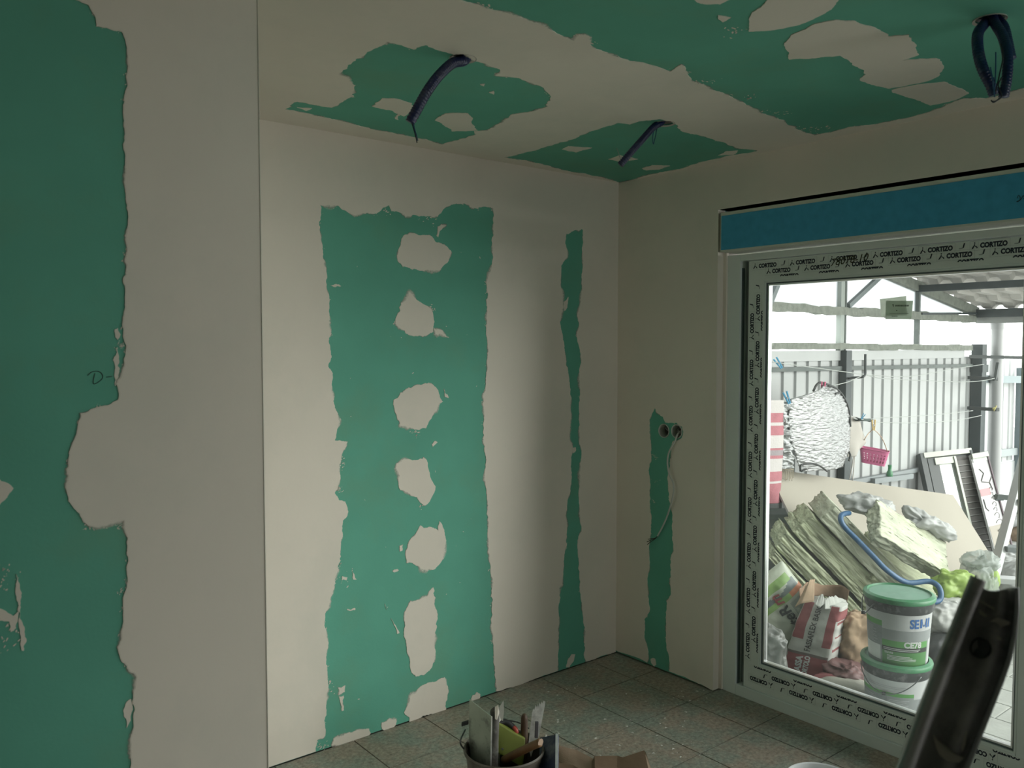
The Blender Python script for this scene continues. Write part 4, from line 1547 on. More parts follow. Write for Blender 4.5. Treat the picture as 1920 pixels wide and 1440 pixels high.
for j in range(nv + 1):
    for i in range(nu):
        a, b = per(i / nu)
        V.append(bpt(a, b, j / nv))
for j in range(nv):
    for i in range(nu):
        if j in (2, 3, 5, 6, 8) and i % 2 == 0 and j not in (4, 7) and (i % 16) not in (0, 15, 1):
            if not (j in (3, 6)) or True:
                continue
        a, b = j * nu + i, j * nu + (i + 1) % nu
        Fc.append((a, b, b + nu, a + nu))
V.append(bpt(0, 0, 0))
for i in range(nu):
    Fc.append(((i + 1) % nu, i, len(V) - 1))
o = frompy('basket_body', V, Fc, PINK, bk)
md = o.modifiers.new('thickness', 'SOLIDIFY')
md.thickness = .003
tube('rim', [bpt(*per(i / 40), 1) for i in range(41)], .004, PINK, bk, 6, False)
top = hp(1638, 806, -.03)
tube('handle', smooth_path([bpt(-.95, .3, 1), hp(1622, 822), hp(1630, 811), top, hp(1648, 814), hp(1656, 826), bpt(.85, .3, 1)], 7), .003, mat('peach_handle', (.75, .52, .34), .5), bk, 6)

# ------------------------------------------------------------------ things piled in the yard
def cvec(a, u, f):
    return RGT * a + ZV * u + HF * f


# leaning plasterboard sheet
GYP = mat('beige_board', (0.60, 0.56, 0.475), 0.9, var=0.03, scale=3, spec=.2)
TL = at(1439, 878, 5.25)
TRp = at(1787, 928, 6.35)
Wv = TRp - TL
Hd = None
# down-slope direction perpendicular to the top edge, leaning towards the door
best = None
for k in range(1, 200):
    c = k / 100
    for a in (x / 50 for x in range(-10, 40)):
        h = cvec(a, -1, -c)
        e1 = abs(h.dot(Wv)) / h.length / Wv.length
        q = TRp + h * .3
        v = q - CAM
        px_ = 960 + F_PX * v.dot(RGT) / v.dot(FWD)
        py_ = 720 - F_PX * v.dot(UPV) / v.dot(FWD)
        e2 = abs((px_ - 1787) / (py_ - 928) - 0.63)
        if best is None or e1 * 3 + e2 < best[0]:
            best = (e1 * 3 + e2, h)
Hd = best[1]
k = (TRp.z - GZ - .004) / -Hd.z
kl = (TL.z - GZ - .004) / -Hd.z
Nn = Wv.cross(Hd).normalized()
if Nn.dot(FWD) > 0:
    Nn = -Nn
bs = thing('plasterboard_sheet', (TL + TRp) / 2 + Hd * k, 'beige plasterboard sheet leaning behind the mineral wool slabs', 'board')
bm = bmesh.new()
fr_ = [TL, TRp, TRp + Hd * k, TL + Hd * kl]
a_ = [bm.verts.new(p) for p in fr_]
b_ = [bm.verts.new(p - Nn * .0125) for p in fr_]
fa = bm.faces.new(a_)
fb = bm.faces.new(b_[::-1])
build('paper_face', bm, GYP, bs)
bm = bmesh.new()
a_ = [bm.verts.new(p - Nn * .0002) for p in fr_]
b_ = [bm.verts.new(p - Nn * .0123) for p in fr_]
for i in range(4):
    bm.faces.new((a_[i], a_[(i + 1) % 4], b_[(i + 1) % 4], b_[i]))
build('cut_edge', bm, mat('gyp_edge', (.75, .74, .72), .9), bs)


def fuzzy_slab(name, c, ex, ey, ez, m, parent, amp=.012, ns=14.0, seed=0.0, n=(40, 22, 12)):
    """mineral-wool slab: subdivided box with fibrous, ragged faces; half axes ex, ey, ez"""
    bm = bmesh.new()
    bm_obox(bm, Vector(), Vector((1, 0, 0)), Vector((0, 1, 0)), Vector((0, 0, 1)))
    bm.free()
    V, Fc, idx = [], [], {}

    def vert(i, j, k):
        key = (i, j, k)
        if key not in idx:
            a, b, d = i / n[0] * 2 - 1, j / n[1] * 2 - 1, k / n[2] * 2 - 1
            q = Vector((a * ex.length, b * ey.length, d * ez.length))
            f1 = noise.noise_vector(Vector((q.x * 4, q.y * ns * .5, q.z * ns * 2.2)) + Vector((seed, seed, 0)))
            f2 = noise.noise_vector(Vector((q.x * 10, q.y * 45, q.z * 120)) + Vector((0, seed, seed)))
            f3 = noise.noise_vector(Vector((q.x * 35, q.y * 90, q.z * 90)) + Vector((seed, 0, seed)))
            p = q + Vector((f1.x * amp * 1.2 + f2.x * amp * .9 + f3.x * amp * .5, f1.y * amp * .5 + f2.y * amp * 1.1 + f3.y * amp * .5, f1.z * amp * .6 + f3.z * amp * .35))
            idx[key] = len(V)
            V.append(p)
        return idx[key]
    for i in range(n[0]):
        for j in range(n[1]):
            for k in (0, n[2]):
                Fc.append((vert(i, j, k), vert(i + 1, j, k), vert(i + 1, j + 1, k), vert(i, j + 1, k)))
    for i in range(n[0]):
        for k in range(n[2]):
            for j in (0, n[1]):
                Fc.append((vert(i, j, k), vert(i + 1, j, k), vert(i + 1, j, k + 1), vert(i, j, k + 1)))
    for j in range(n[1]):
        for k in range(n[2]):
            for i in (0, n[0]):
                Fc.append((vert(i, j, k), vert(i, j + 1, k), vert(i, j + 1, k + 1), vert(i, j, k + 1)))
    me = bpy.data.meshes.new(name)
    me.from_pydata([tuple(v) for v in V], [], Fc)
    bm = bmesh.new()
    bm.from_mesh(me)
    bmesh.ops.recalc_face_normals(bm, faces=bm.faces)
    for f in bm.faces:
        f.smooth = True
    bm.to_mesh(me)
    bm.free()
    o = link(name, me, m, parent)
    bx3, by3 = ex.normalized(), ey.normalized()
    by3 = (by3 - bx3 * by3.dot(bx3)).normalized()
    bz3 = bx3.cross(by3)
    o.matrix_basis = Matrix.Translation(c) @ Matrix((bx3, by3, bz3)).transposed().to_4x4()
    return o


WOOL = mat('mineral_wool', (0.82, 0.88, 0.62), 0.95, var=0.42, scale=16, bump=1.0, bscale=60, spec=.1, dirt=(.44, .46, .30), dirt_scale=14, dirt_amt=.6, stretch=(.16, 1, 1.6))
WOOL2 = mat('pale_mineral_wool', (0.80, 0.84, 0.66), 0.95, var=0.2, scale=14, bump=1.0, bscale=45, spec=.1, dirt=(.50, .52, .36), dirt_scale=9, dirt_amt=.6, stretch=(.35, 1, 1.5))
dD = 4.62
ex0 = (RGT * .695 - UPV * .72).normalized()
et0 = (RGT * .72 + UPV * .695).normalized()
et1 = (et0 - HF * .20).normalized()
ew1 = ex0.cross(et1).normalized()
if ew1.dot(HF) < 0:
    ew1 = -ew1
wl_lab = ['lowest dark mineral wool slab of the leaning stack', 'second mineral wool slab from the bottom of the leaning stack',
          'third mineral wool slab from the bottom of the leaning stack', 'thin mineral wool slab fourth from the bottom, under the thick one', 'thick mineral wool slab just left of the blue hose']
tops = [((1449, 1040), .050, .60), ((1462, 1022), .046, .64), ((1472, 1004), .062, .66), ((1496, 990), .052, .66), ((1520, 971), .094, .60)]
for i, ((sx, sy), th, ln) in enumerate(tops):
    s0 = at(sx, sy, dD + .02 * i)
    wd = .28
    c = s0 + ex0 * ln / 2 + et1 * (-0.5 * th + .02) + ew1 * wd / 2
    o = fuzzy_slab('mineral_wool_slab', c, ex0 * ln / 2, ew1 * wd / 2, et1 * th / 2, WOOL if i < 3 else WOOL, None, .011, 14, i * 3.7)
    tag(o, wl_lab[i], 'insulation', 'mineral wool slabs')
# slab right of the hose and the big pale one on top
s0 = at(1548, 972, dD + .06)
c = s0 + ex0 * .27 + et1 * .03 + ew1 * .15
tag(fuzzy_slab('mineral_wool_slab', c, ex0 * .29, ew1 * .17, et1 * .055, WOOL2, None, .012, 14, 20.), 'pale mineral wool slab lying under the blue hose', 'insulation', 'mineral wool slabs')
c0 = at(1702, 1014, 4.62)
e1 = (RGT * .80 - UPV * .46 + FWD * .18).normalized()
e2 = (RGT * .42 + UPV * .52 + HF * .72)
e2 = (e2 - e1 * e2.dot(e1)).normalized()
e3 = e1.cross(e2).normalized()
tag(fuzzy_slab('mineral_wool_slab', c0, e1 * .250, e2 * .120, e3 * .042, WOOL2, None, .016, 11, 41., (50, 36, 12)), 'large pale torn mineral wool slab on top of the pile', 'insulation', 'mineral wool slabs')
c0 = at(1700, 1085, 4.75)
tag(fuzzy_slab('mineral_wool_slab', c0 + HF * .1, e1 * .24, e2 * .16, e3 * .045, WOOL, None, .013, 12, 52.), 'mineral wool slab under the pale torn one, behind the bucket lid', 'insulation', 'mineral wool slabs')
c0 = at(1600, 1150, 4.75)
tag(fuzzy_slab('mineral_wool_slab', c0 + HF * .25 - ZV * .06, RGT * .42, HF * .22, ZV * .11, WOOL, None, .013, 12, 62.), 'flat mineral wool slab on the ground below the leaning stack', 'insulation', 'mineral wool slabs')


def blob(name, c, ax, ay, az, m, parent=None, amp=.02, ns=9.0, seed=0.0, e=0.8, nu=44, nv=26, ridged=False, matfn=None, facet=False):
    if facet:
        nu, nv = 72, 48
    """soft bag: superellipsoid with folds; half axes ax, ay, az"""
    def sp(x, p):
        return math.copysign(abs(x) ** p, x)

    def fn(u, v):
        th, ph = u * 2 * pi, (v - .5) * pi * .998
        q = Vector((sp(cos(ph), e) * sp(cos(th), e), sp(cos(ph), e) * sp(sin(th), e), sp(sin(ph), e)))
        p = ax * q.x + ay * q.y + az * q.z
        nv_ = noise.noise(Vector(p) * ns + Vector((seed, seed * 1.3, 0)))
        n2 = noise.noise(Vector(p) * ns * 3 + Vector((seed, 0, seed)))
        if ridged:
            nv_ = 1 - 2.2 * abs(nv_)
            n2 = 1 - 2 * abs(n2)
        if facet:
            n2 += 1.0 - 2.4 * abs(noise.noise(Vector(p) * 34 + Vector((seed, 7, 0))))
        return c + p * (1 + (nv_ * amp + n2 * amp * .4) / max(.02, min(ax.length, ay.length, az.length)))
    return surf_mesh(name, fn, nu, nv, m, parent, matfn, closed_u=True, caps=True)


PLAST = mat('white_plastic_film', (0.86, 0.88, 0.86), 0.25, var=.03, transl=.35, bump=.3, bscale=30)
CLEARP = mat('clear_plastic_bag', (0.72, 0.80, 0.74), 0.18, var=.05, alpha=.55, transl=.3, bump=.4, bscale=26)
LIME = mat('lime_plastic', (0.50, 0.72, 0.16), 0.4, var=.12, scale=8, transl=.2)
tag(blob('plastic_wrap', at(1627, 947, 4.72), RGT * .085 - ZV * .02, HF * .05, ZV * .032 + RGT * .01, PLAST, None, .022, 16, 3., .9, ridged=True, facet=True), 'crumpled white plastic wrap on the top edge of the wool', 'wrap')
tag(blob('plastic_wrap', at(1738, 982, 4.74), RGT * .09 - ZV * .045, HF * .05, ZV * .03 + RGT * .015, PLAST, None, .02, 16, 9., .9, ridged=True, facet=True), 'white plastic wrap behind the right end of the wool slab', 'wrap')
# blue hose
HOSE = mat('blue_hose', (0.035, 0.14, 0.30), 0.4, var=.05)
hz = smooth_path([at(x, y, d) for x, y, d in ((1592, 962, 4.62), (1584, 963, 4.58), (1577, 967, 4.54), (1577, 977, 4.51), (1586, 991, 4.50), (1610, 1015, 4.46), (1638, 1044, 4.40), (1664, 1070, 4.36), (1700, 1092, 4.36), (1740, 1090, 4.36), (1758, 1098, 4.33), (1764, 1112, 4.31), (1762, 1124, 4.30), (1752, 1129, 4.29), (1738, 1128, 4.29))], 8)
tag(tube('blue_hose', hz, .0145, HOSE, None, 10), 'blue hose looped over the mineral wool and behind the bucket', 'hose')

# buckets ----------------------------------------------------------------
BGREEN = mat('lid_green', (0.05, 0.30, 0.12), 0.4, var=.05, dirt=(.35, .5, .4), dirt_scale=7, dirt_amt=.35)
BLIDD = mat('lid_dusty_top', (0.25, 0.47, 0.35), 0.6, var=.1, scale=14, dirt=(.45, .6, .5), dirt_scale=5, dirt_amt=.5)
BBLACK = mat('collar_black', (0.045, 0.05, 0.052), 0.5, var=.1, dirt=(.4, .4, .4), dirt_scale=26, dirt_amt=.5)
BWHITE = mat('bucket_white', (0.68, 0.70, 0.70), 0.4, var=.02)
BGREY = mat('label_grey', (0.37, 0.40, 0.40), 0.45, var=.04)
BGREY2 = mat('label_dark_grey', (0.30, 0.33, 0.34), 0.45, var=.08, scale=60)
LGREEN = mat('label_green', (0.13, 0.42, 0.10), 0.45, var=.04)
LDGREEN = mat('label_deep_green', (0.09, 0.30, 0.08), 0.45, var=.04)
LBLK = mat('label_black', (0.02, 0.03, 0.025), 0.45)
LBLUE = mat('label_blue', (0.02, 0.16, 0.50), 0.45)
LWHITE = mat('label_white', (0.85, 0.88, 0.86), 0.45)
GREYTXT = mat('label_fine_text', (0.55, 0.57, 0.57), 0.5)
WIREM = mat('bail_wire', (0.25, 0.27, 0.27), 0.35, metal=.8)
BH = 0.305


def bucket(px, base, label, matfn, deco, bail):
    t = thing('plastic_bucket', base, label, 'bucket', 'plastic buckets outside')
    R0, R1 = 0.122, 0.137
    to = (CAM - base)
    to.z = 0
    to.normalize()
    sd = ZV.cross(to).normalized()        # to the right as seen from the camera

    def fn(th, v, off=0.0):
        r = R0 + (R1 - R0) * v + off
        return base + (to * cos(th) + sd * sin(th)) * r + ZV * (v * BH * .80)

    surf_mesh('body', lambda u, v: fn((u - .5) * 2 * pi, v), 96, 60, [BWHITE, BGREY, LGREEN, LBLK, LDGREEN, BGREY2, LWHITE], t, lambda u, v: matfn((u - .5) * 360, v), closed_u=True, caps=True)
    z0 = BH * .80
    lathe('collar', [(R1 + .000, z0 - .01), (R1 + .007, z0), (R1 + .010, z0 + .036), (R1 + .004, z0 + .04), (R1 - .01, z0 + .04)], base, BBLACK, t, 56, ZV, False)
    lid = lathe('lid', [(R1 + .000, z0 + .026), (R1 + .013, z0 + .036), (R1 + .015, z0 + .046), (R1 + .012, z0 + .054), (R1 + .004, z0 + .058), (R1 - .004, z0 + .060), (R1 - .006, z0 + .052), (R1 - .010, z0 + .050)], base, BGREEN, t, 64, ZV, False)
    lathe('lid_panel', [(R1 - .009, z0 + .0495), (R1 - .012, z0 + .0525), (0.06, z0 + .0535), (0.001, z0 + .054)], base, BLIDD, lid, 56, ZV, False, True)
    deco(fn, t)
    # wire bail hooked at both sides
    a = fn(radians(bail[0]), 1.08, .012)
    b = fn(radians(bail[1]), 1.08, .012)
    pts = [a]
    for k in range(1, 14):
        s = k / 14
        th = radians(bail[0] + (bail[1] - bail[0]) * s)
        pts.append(fn(th, 1.08 - bail[2] * sin(pi * s), .014 + .006 * sin(pi * s)))
    pts.append(b)
    tube('bail', smooth_path(pts, 3), .0024, WIREM, t, 6)
    if bail[3]:
        lathe('bail_knob', [(.001, -.008), (.007, -.008), (.007, .008), (.001, .008)], pts[7], BBLACK, t, 10, sd)
    return t, fn


def ptxt(pr, fn, body, size, th0, v0, bold=0.0, sx=1.0, off=.0012):
    v, f = text_verts(body, size, bold)
    pr.add(v, f, lambda p: fn(radians(th0) + p.x * sx / .13, v0 + p.y / (BH * .80), off))


def lines(pr, fn, th0, th1, v0, v1, n, seed, off=.0011):
    rn = random.Random(seed)
    for i in range(n):
        v = v0 + (v1 - v0) * (i + .5) / n
        h = (v1 - v0) / n * .22
        e = th0 + (th1 - th0) * rn.uniform(.6, 1)
        s = th0
        while s < e:
            s2 = min(e, s + 5)
            pr.quad(fn(radians(s), v - h, off), fn(radians(s2), v - h, off), fn(radians(s2), v + h, off), fn(radians(s), v + h, off))
            s = s2


def up_mat(a, v):
    if a < -88 or a > 110:
        return 0
    if a < -29:
        if v > .80:
            return 0
        if v > .70:
            return 2
        if a < -34 and v < .33 and v > .07:
            return 6
        return 5 if v > .05 else 1
    if a > 62 and v < .48:
        return 0 if a > 68 else 1
    if v > .665:
        return 0
    if v > .47:
        return 1
    if v > .345:
        return 2
    if v > .27:
        return 3
    if v > .02:
        return 4
    return 0


def up_deco(fn, t):
    p = Print()
    ptxt(p, fn, 'SE', .056, 20, .725, .0018, .74)
    mx = max(q.x for q in text_verts('SE', .056, .0018)[0]) * .74 + .006
    hc, sw, mw = .0405, .0095, .040

    def mp(x, y):
        return fn(radians(20) + (mx + x) / .13, .725 + y / (BH * .80), .0012)
    for a_, b_, c_, d_ in (((0, 0), (sw, 0), (sw, hc), (0, hc)), ((mw - sw, 0), (mw, 0), (mw, hc), (mw - sw, hc)),
                           ((sw * .8, hc), (mw / 2 - .004, .006), (mw / 2 + .004, .006), (sw * 1.0, hc * .55)), ((mw - sw * .8, hc), (mw / 2 + .004, .006), (mw / 2 - .004, .006), (mw - sw, hc * .55)),
                           ((mw + .006, 0), (mw + .0155, 0), (mw + .0155, hc), (mw + .006, hc))):
        p.quad(mp(*a_), mp(*b_), mp(*c_), mp(*d_))
    p.build('blue_lettering', LBLUE, t)
    p = Print()
    ptxt(p, fn, 'CE78', .036, 10.5, .362, .0016, 1.0)
    lines(p, fn, -27, 52, .28, .335, 2, 5)
    ptxt(p, fn, '22,5 KG', .011, -25, .225, .0005)
    lines(p, fn, -20, 40, .10, .20, 4, 6)
    p.build('white_lettering', LWHITE, t)
    p = Print()
    lines(p, fn, -80, -33, .36, .66, 12, 7)
    p.build('fine_print', GREYTXT, t)


def lo_mat(a, v):
    if a < -95 or a > 120:
        return 0
    if a < 35:
        e = .735 - .10 * 0
        if v > e:
            return 0
        if v > e - .075:
            return 2
        if -13 < a < 28 and v < .20:
            return 6
        return 5 if a < -16 else 1
    if v > .63:
        return 0
    if 32 < a and v < .39 and v > .22:
        return 2
    return 1


def lo_deco(fn, t):
    p = Print()
    lines(p, fn, -75, -20, .12, .62, 17, 8)
    lines(p, fn, -12, 30, .24, .62, 13, 9)
    lines(p, fn, -70, 28, .80, .86, 2, 19)
    p.build('fine_print', GREYTXT, t)
    p = Print()
    p.quad(fn(radians(36), .10, .001), fn(radians(60), .10, .001), fn(radians(60), .20, .001), fn(radians(36), .20, .001))
    p.build('black_box', LBLK, t)


bbase = on(1678, 1352, 2, GZ)
t, lofn = bucket(0, bbase, 'lower plastic bucket with green lid, standing on the paving', lo_mat, lo_deco, (-78, 42, .36, True))
ub = bbase + ZV * (BH * .80 + .052) + RGT * .006
t, upfn = bucket(0, ub, 'upper plastic bucket stacked on the other, large CE78 label', up_mat, up_deco, (-42, -100, .26, True))

# sacks ------------------------------------------------------------------
SACKW = mat('sack_paper_white', (0.58, 0.60, 0.55), 0.85, var=.04, bump=.35, bscale=22)
SACKS = mat('sack_side_white', (0.66, 0.67, 0.63), 0.85, var=.04, bump=.35, bscale=22)
SACKR = mat('sack_red', (0.36, 0.11, 0.115), 0.8, var=.06, bump=.35, bscale=22)
SACKD = mat('sack_dark', (0.16, 0.13, 0.12), 0.8)
KRAFT = mat('kraft_paper', (0.36, 0.235, 0.145), 0.9, var=.10, scale=9, bump=.4, bscale=22)
KRAFTL = mat('kraft_light', (0.55, 0.40, 0.26), 0.9, var=.08, scale=9, bump=.3, bscale=22)
fb = on(1520, 1283, 2, GZ) + HF * .06
ftop = at(1549, 1128, (fb - CAM).dot(FWD) - .0)
axis = ftop - fb
sack = thing('cement_sack', fb, 'opened red and white paper sack standing left of the buckets', 'sack')
rotz = radians(-38)
sxv = (RGT * cos(rotz) - HF * sin(rotz) * -1)
sxv = (RGT * .74 - HF * .67).normalized()      # along the front face, left -> corner nearest the camera
syv = (RGT * .67 + HF * .74).normalized()      # along the side face, corner -> right


def sackfn(u, v, off=0.0):
    # u 0..0.5 front+side seen, 0.5..1 back faces
    W_, D_ = .21 * (1 - .06 * v), .150 * (1 - .25 * max(0, v - .75) / .25)
    t = u % 1.0
    if t < .29:
        a, b = t / .29, 0.0
    elif t < .5:
        a, b = 1.0, (t - .29) / .21
    elif t < .79:
        a, b = 1 - (t - .5) / .29, 1.0
    else:
        a, b = 0.0, 1 - (t - .79) / .21
    a, b = a - .5, b - .5
    r = (abs(2 * a) ** 7 + abs(2 * b) ** 7) ** (1 / 7)
    a, b = a / r, b / r
    bul = 1 + .10 * sin(pi * min(1, v * 1.1))
    p = fb + axis * v + sxv * a * W_ * bul + syv * b * D_ * bul
    n = (sxv * a + syv * b).normalized()
    w1 = noise.noise(Vector((p.x * 9, p.y * 9, p.z * 26))) * .007 + noise.noise(p * 30) * .003
    if v < .08:
        p = p - n * .03 * (1 - v / .08) ** 2
    return p + n * (w1 + off)


def sack_m(u, v):
    if u < .29:                                 # printed front
        s = u / .29
        if v < .36:
            return 2
        if v < .385:
            return 3
        if s < .30 and v > .55:
            return 2
        if s > .76 and .50 < v:
            return 2
        return 0
    if u < .5:
        s = (u - .29) / .21
        if v > .83:
            return 2 if v < .95 else 1
        for a in (.46, .62, .78):
            if a < v < a + .025 and .08 < s < .70:
                return 2
        return 1
    return 0


surf_mesh('sack_body', sackfn, 100, 64, [SACKW, SACKS, SACKR, SACKD], sack, sack_m, closed_u=True, caps=True)


def sack_text(body, size, u0, v0, m, name, bold=0, sq=1.0, gap=0):
    v, f = text_verts(body, size, bold)
    p = Print()
    # lettering runs up the sack
    p.add(v, f, lambda q: sackfn(u0 - (q.y) / .21 * .29, v0 + q.x * sq / axis.length, .0035))
    p.build(name, m, sack)


sack_text('FASSAFLEX BASIC', .038, .155, .415, mat('sack_black', (.03, .03, .03), .7), 'black_lettering', .0006, .80)
sack_text('FASSA', .040, .122, .115, LWHITE, 'white_lettering', .002, .86)
sack_text('BORTOLO', .034, .168, .095, LWHITE, 'white_lettering', .0016, .68)
v, f = text_verts('25 kg', .022, .0004)
p = Print()
p.add(v, f, lambda q: sackfn(.33 + q.x / .15 * .21, .13 + q.y / axis.length, .003))
p.build('weight_print', mat('sack_grey_ink', (.3, .28, .27), .7), sack)
# crimped closed fold on the side and torn brown mouth
tp = fb + axis


def flap(name, pts0, pts1, m, seed):
    n = 26

    def samp(pl, t):
        k = t * (len(pl) - 1)
        i = min(int(k), len(pl) - 2)
        return pl[i].lerp(pl[i + 1], k - i)
    a, b = smooth_path(pts0, 6), smooth_path(pts1, 6)

    def fn(u, v):
        p = samp(a, u).lerp(samp(b, u), v)
        return p + noise3(p, 14) * .006 * (0.3 + v) + (ZV * noise.noise(Vector((u * 9, seed, 0))) * .012 * v)
    surf_mesh(name, fn, n, 8, m, sack, thick=.0015)


dS = (fb - CAM).dot(FWD)
flap('torn_mouth', [at(1500, 1132, dS - .02), at(1512, 1120, dS + .06), at(1545, 1118, dS + .14), at(1580, 1126, dS + .12), at(1588, 1130, dS + .02)],
     [at(1498, 1108, dS - .03), at(1511, 1094, dS + .05), at(1545, 1096, dS + .15), at(1575, 1097, dS + .13), at(1594, 1106, dS + .03)], KRAFT, 1.)
flap('torn_mouth', [at(1490, 1138, dS - .08), at(1502, 1132, dS - .10), at(1526, 1128, dS - .09)], [at(1510, 1102, dS - .06), at(1519, 1088, dS - .07), at(1528, 1086, dS - .05)], KRAFTL, 5.)
flap('folded_top', [at(1546, 1142, dS - .10), at(1568, 1140, dS - .05), at(1588, 1130, dS + .02)], [at(1547, 1124, dS - .06), at(1562, 1118, dS - .02), at(1590, 1126, dS + .04)], SACKW, 9.)
flap('folded_top', [at(1528, 1134, dS - .10), at(1537, 1138, dS - .11), at(1545, 1132, dS - .1)], [at(1535, 1118, dS - .07), at(1542, 1114, dS - .07), at(1545, 1120, dS - .07)], SACKW, 12.)

# green and white adhesive sack, leaning at the left
GSW = mat('green_white_sack', (0.62, 0.68, 0.55), 0.45, var=.10, scale=5, bump=.3, bscale=16)
GSG = mat('sack_leaf_green', (0.34, 0.56, 0.18), 0.45, var=.2, scale=9)
GSD = mat('sack_slate', (0.20, 0.25, 0.24), 0.5, var=.1)
GSO = mat('sack_orange', (0.70, 0.28, 0.14), 0.5)
gdir = (RGT * .62 - UPV * .78).normalized()
gup = (RGT * .78 + UPV * .62).normalized()
gc = at(1470, 1150, 4.36)
gsk = thing('adhesive_sack', on(1470, 1265, 2, GZ), 'green and white plastic sack with upside-down lettering, leaning at the left', 'sack')
gn = gdir.cross(gup).normalized()
if gn.dot(FWD) > 0:
    gn = -gn


def gfn(u, v, off=0.0):
    a, b = (u * 2 - 1), (v * 2 - 1)
    r = max(0, 1 - abs(a) ** 4) * max(0, 1 - abs(b) ** 4)
    p = gc + gdir * a * .225 + gup * b * .165 + gn * (.05 * r ** .5)
    return p + gn * (noise.noise(p * 11) * .012 * r + noise.noise(p * 34) * .004 * r + off)


def g_m(u, v):
    # v runs to the upper right; u runs down the sack
    w_ = v + .05 * sin(u * 9)
    if u < .30:
        if .10 < u < .20 and v < .9:
            return 1
        if .22 < u + .04 * sin(v * 8) and v < .95:
            return 2
        return 0
    if u < .36 and v > .2:
        return 1 if v < .75 else 3
    if u > .60 and v > .2 and noise.noise(Vector((u * 5, v * 5, 0))) > .1:
        return 0
    return 0


surf_mesh('sack_front', gfn, 60, 44, [GSW, GSG, GSD, GSO], gsk, g_m)
surf_mesh('sack_back', lambda u, v: gfn(u, v) - gn * (.10 * max(0, 1 - abs(u * 2 - 1) ** 4) * max(0, 1 - abs(v * 2 - 1) ** 4)), 30, 22, GSW, gsk)
gn_txt, gf_txt = text_verts('nteR', .078, .0022, .2)
p = Print()
p.add(gn_txt, gf_txt, lambda q: gfn(.72 - q.x / .45, .60 - q.y / .33, .006))
p.build('black_lettering', LBLK, gsk)
mv, mf = text_verts('m', .078, .0022, .2)
p = Print()
p.add(mv, mf, lambda q: gfn(.36 - q.x / .45, .60 - q.y / .33, .006))
p.build('red_lettering', mat('dull_red', (.40, .10, .10), .6), gsk)
p = Print()
for i in range(14):
    b = .66 + i * .016
    p.quad(gfn(.40, b, .003), gfn(.62 - .004 * i, b, .003), gfn(.62 - .004 * i, b + .006, .003), gfn(.40, b + .006, .003))
p.build('fine_print', GSD, gsk)

# smaller bags between and behind
tag(blob('plastic_bundle', at(1445, 1225, 4.1), RGT * .055, HF * .06, ZV * .10, mat('grey_film', (.50, .52, .48), .3, var=.15, scale=12, transl=.2, bump=.5, bscale=24), None, .018, 13, 4., .8, ridged=True, facet=True), 'crumpled grey plastic bundle at the lower left of the pane', 'bundle')
bl2 = on(1600, 1322, 2, GZ) + HF * .06
lys = thing('cement_sack', bl2, 'pale sack lying on its side between the red sack and the buckets', 'sack')
blob('sack_body', bl2 + ZV * .055 - RGT * .03, (RGT * .72 - HF * .5).normalized() * .13, (RGT * .5 + HF * .72).normalized() * .09, ZV * .055, [mat('pale_sack', (.58, .58, .50), .8, var=.05, bump=.3), SACKR], lys, .008, 12, 6., .6, matfn=lambda u, v: 1 if .40 < u < .60 and v > .55 else 0)
tag(blob('crumpled_sack', at(1597, 1268, 4.10), RGT * .085 - ZV * .015, HF * .08, ZV * .042, mat('dark_red_sack', (.20, .10, .095), .6, var=.2, scale=12, bump=.5, bscale=20), None, .02, 14, 8., .8, ridged=True, facet=True), 'crumpled dark red empty sack beside the lower bucket', 'sack')
ks = thing('kraft_bag', at(1610, 1240, 4.2), 'brown kraft paper bag with a grey printed side, left of the buckets', 'bag')
kc = at(1612, 1202, 4.22)
blob('paper_body', kc, RGT * .10, HF * .07, ZV * .12, [KRAFTL, mat('grey_print_side', (.42, .45, .45), .7, var=.1, scale=14)], ks, .014, 11, 15., .75, ridged=True, facet=True, matfn=lambda u, v: 1 if (u < .20 or u > .84) else 0)
# plastic bags to the right of the buckets
tag(blob('white_sack', at(1775, 1160, 4.35), RGT * .11, HF * .10, ZV * .085, mat('white_woven_sack', (.68, .69, .66), .7, var=.05, bump=.4, bscale=18), None, .016, 9, 21., .7, ridged=True, facet=True), 'white woven sack right of the upper bucket', 'sack')
tag(blob('dark_bag', at(1770, 1232, 4.25) - ZV * .02, RGT * .12, HF * .10, ZV * .14, mat('black_film', (.045, .05, .05), .35, var=.2, bump=.4, bscale=20), None, .016, 9, 25., .7), 'dark bag under the white woven sack', 'bag')
tag(blob('lime_bag', at(1786, 1098, 4.45), RGT * .075, HF * .06, ZV * .058 + RGT * .012, LIME, None, .020, 14, 31., .75, ridged=True, facet=True), 'lime green bag between the bucket and the clear bag', 'bag')
cbg = thing('clear_bag', at(1830, 1150, 4.6), 'knotted translucent plastic bag with lime contents, before the board', 'bag')
blob('film', at(1834, 1102, 4.6) - ZV * .12, RGT * .085, HF * .09, ZV * .235, CLEARP, cbg, .02, 9, 34., .9, ridged=True, facet=True)
blob('knot', at(1838, 1052, 4.6), RGT * .055, HF * .05, ZV * .035, CLEARP, cbg, .02, 18, 37., .9, ridged=True, facet=True)
blob('contents', at(1856, 1088, 4.62), RGT * .042, HF * .05, ZV * .07, LIME, cbg, .01, 10, 38., .8)
tag(blob('white_bundle', at(1905, 1088, 5.2), RGT * .12, HF * .10, ZV * .10, PLAST, None, .014, 9, 44., .8, ridged=True, facet=True), 'white plastic bundle on the paving under the ladder', 'bundle')
tag(blob('white_bundle', at(1912, 1052, 6.0), RGT * .14, HF * .12, ZV * .05, PLAST, None, .014, 9, 45., .8, ridged=True, facet=True), 'flat white wrapped bundle behind the ladder steps', 'bundle')
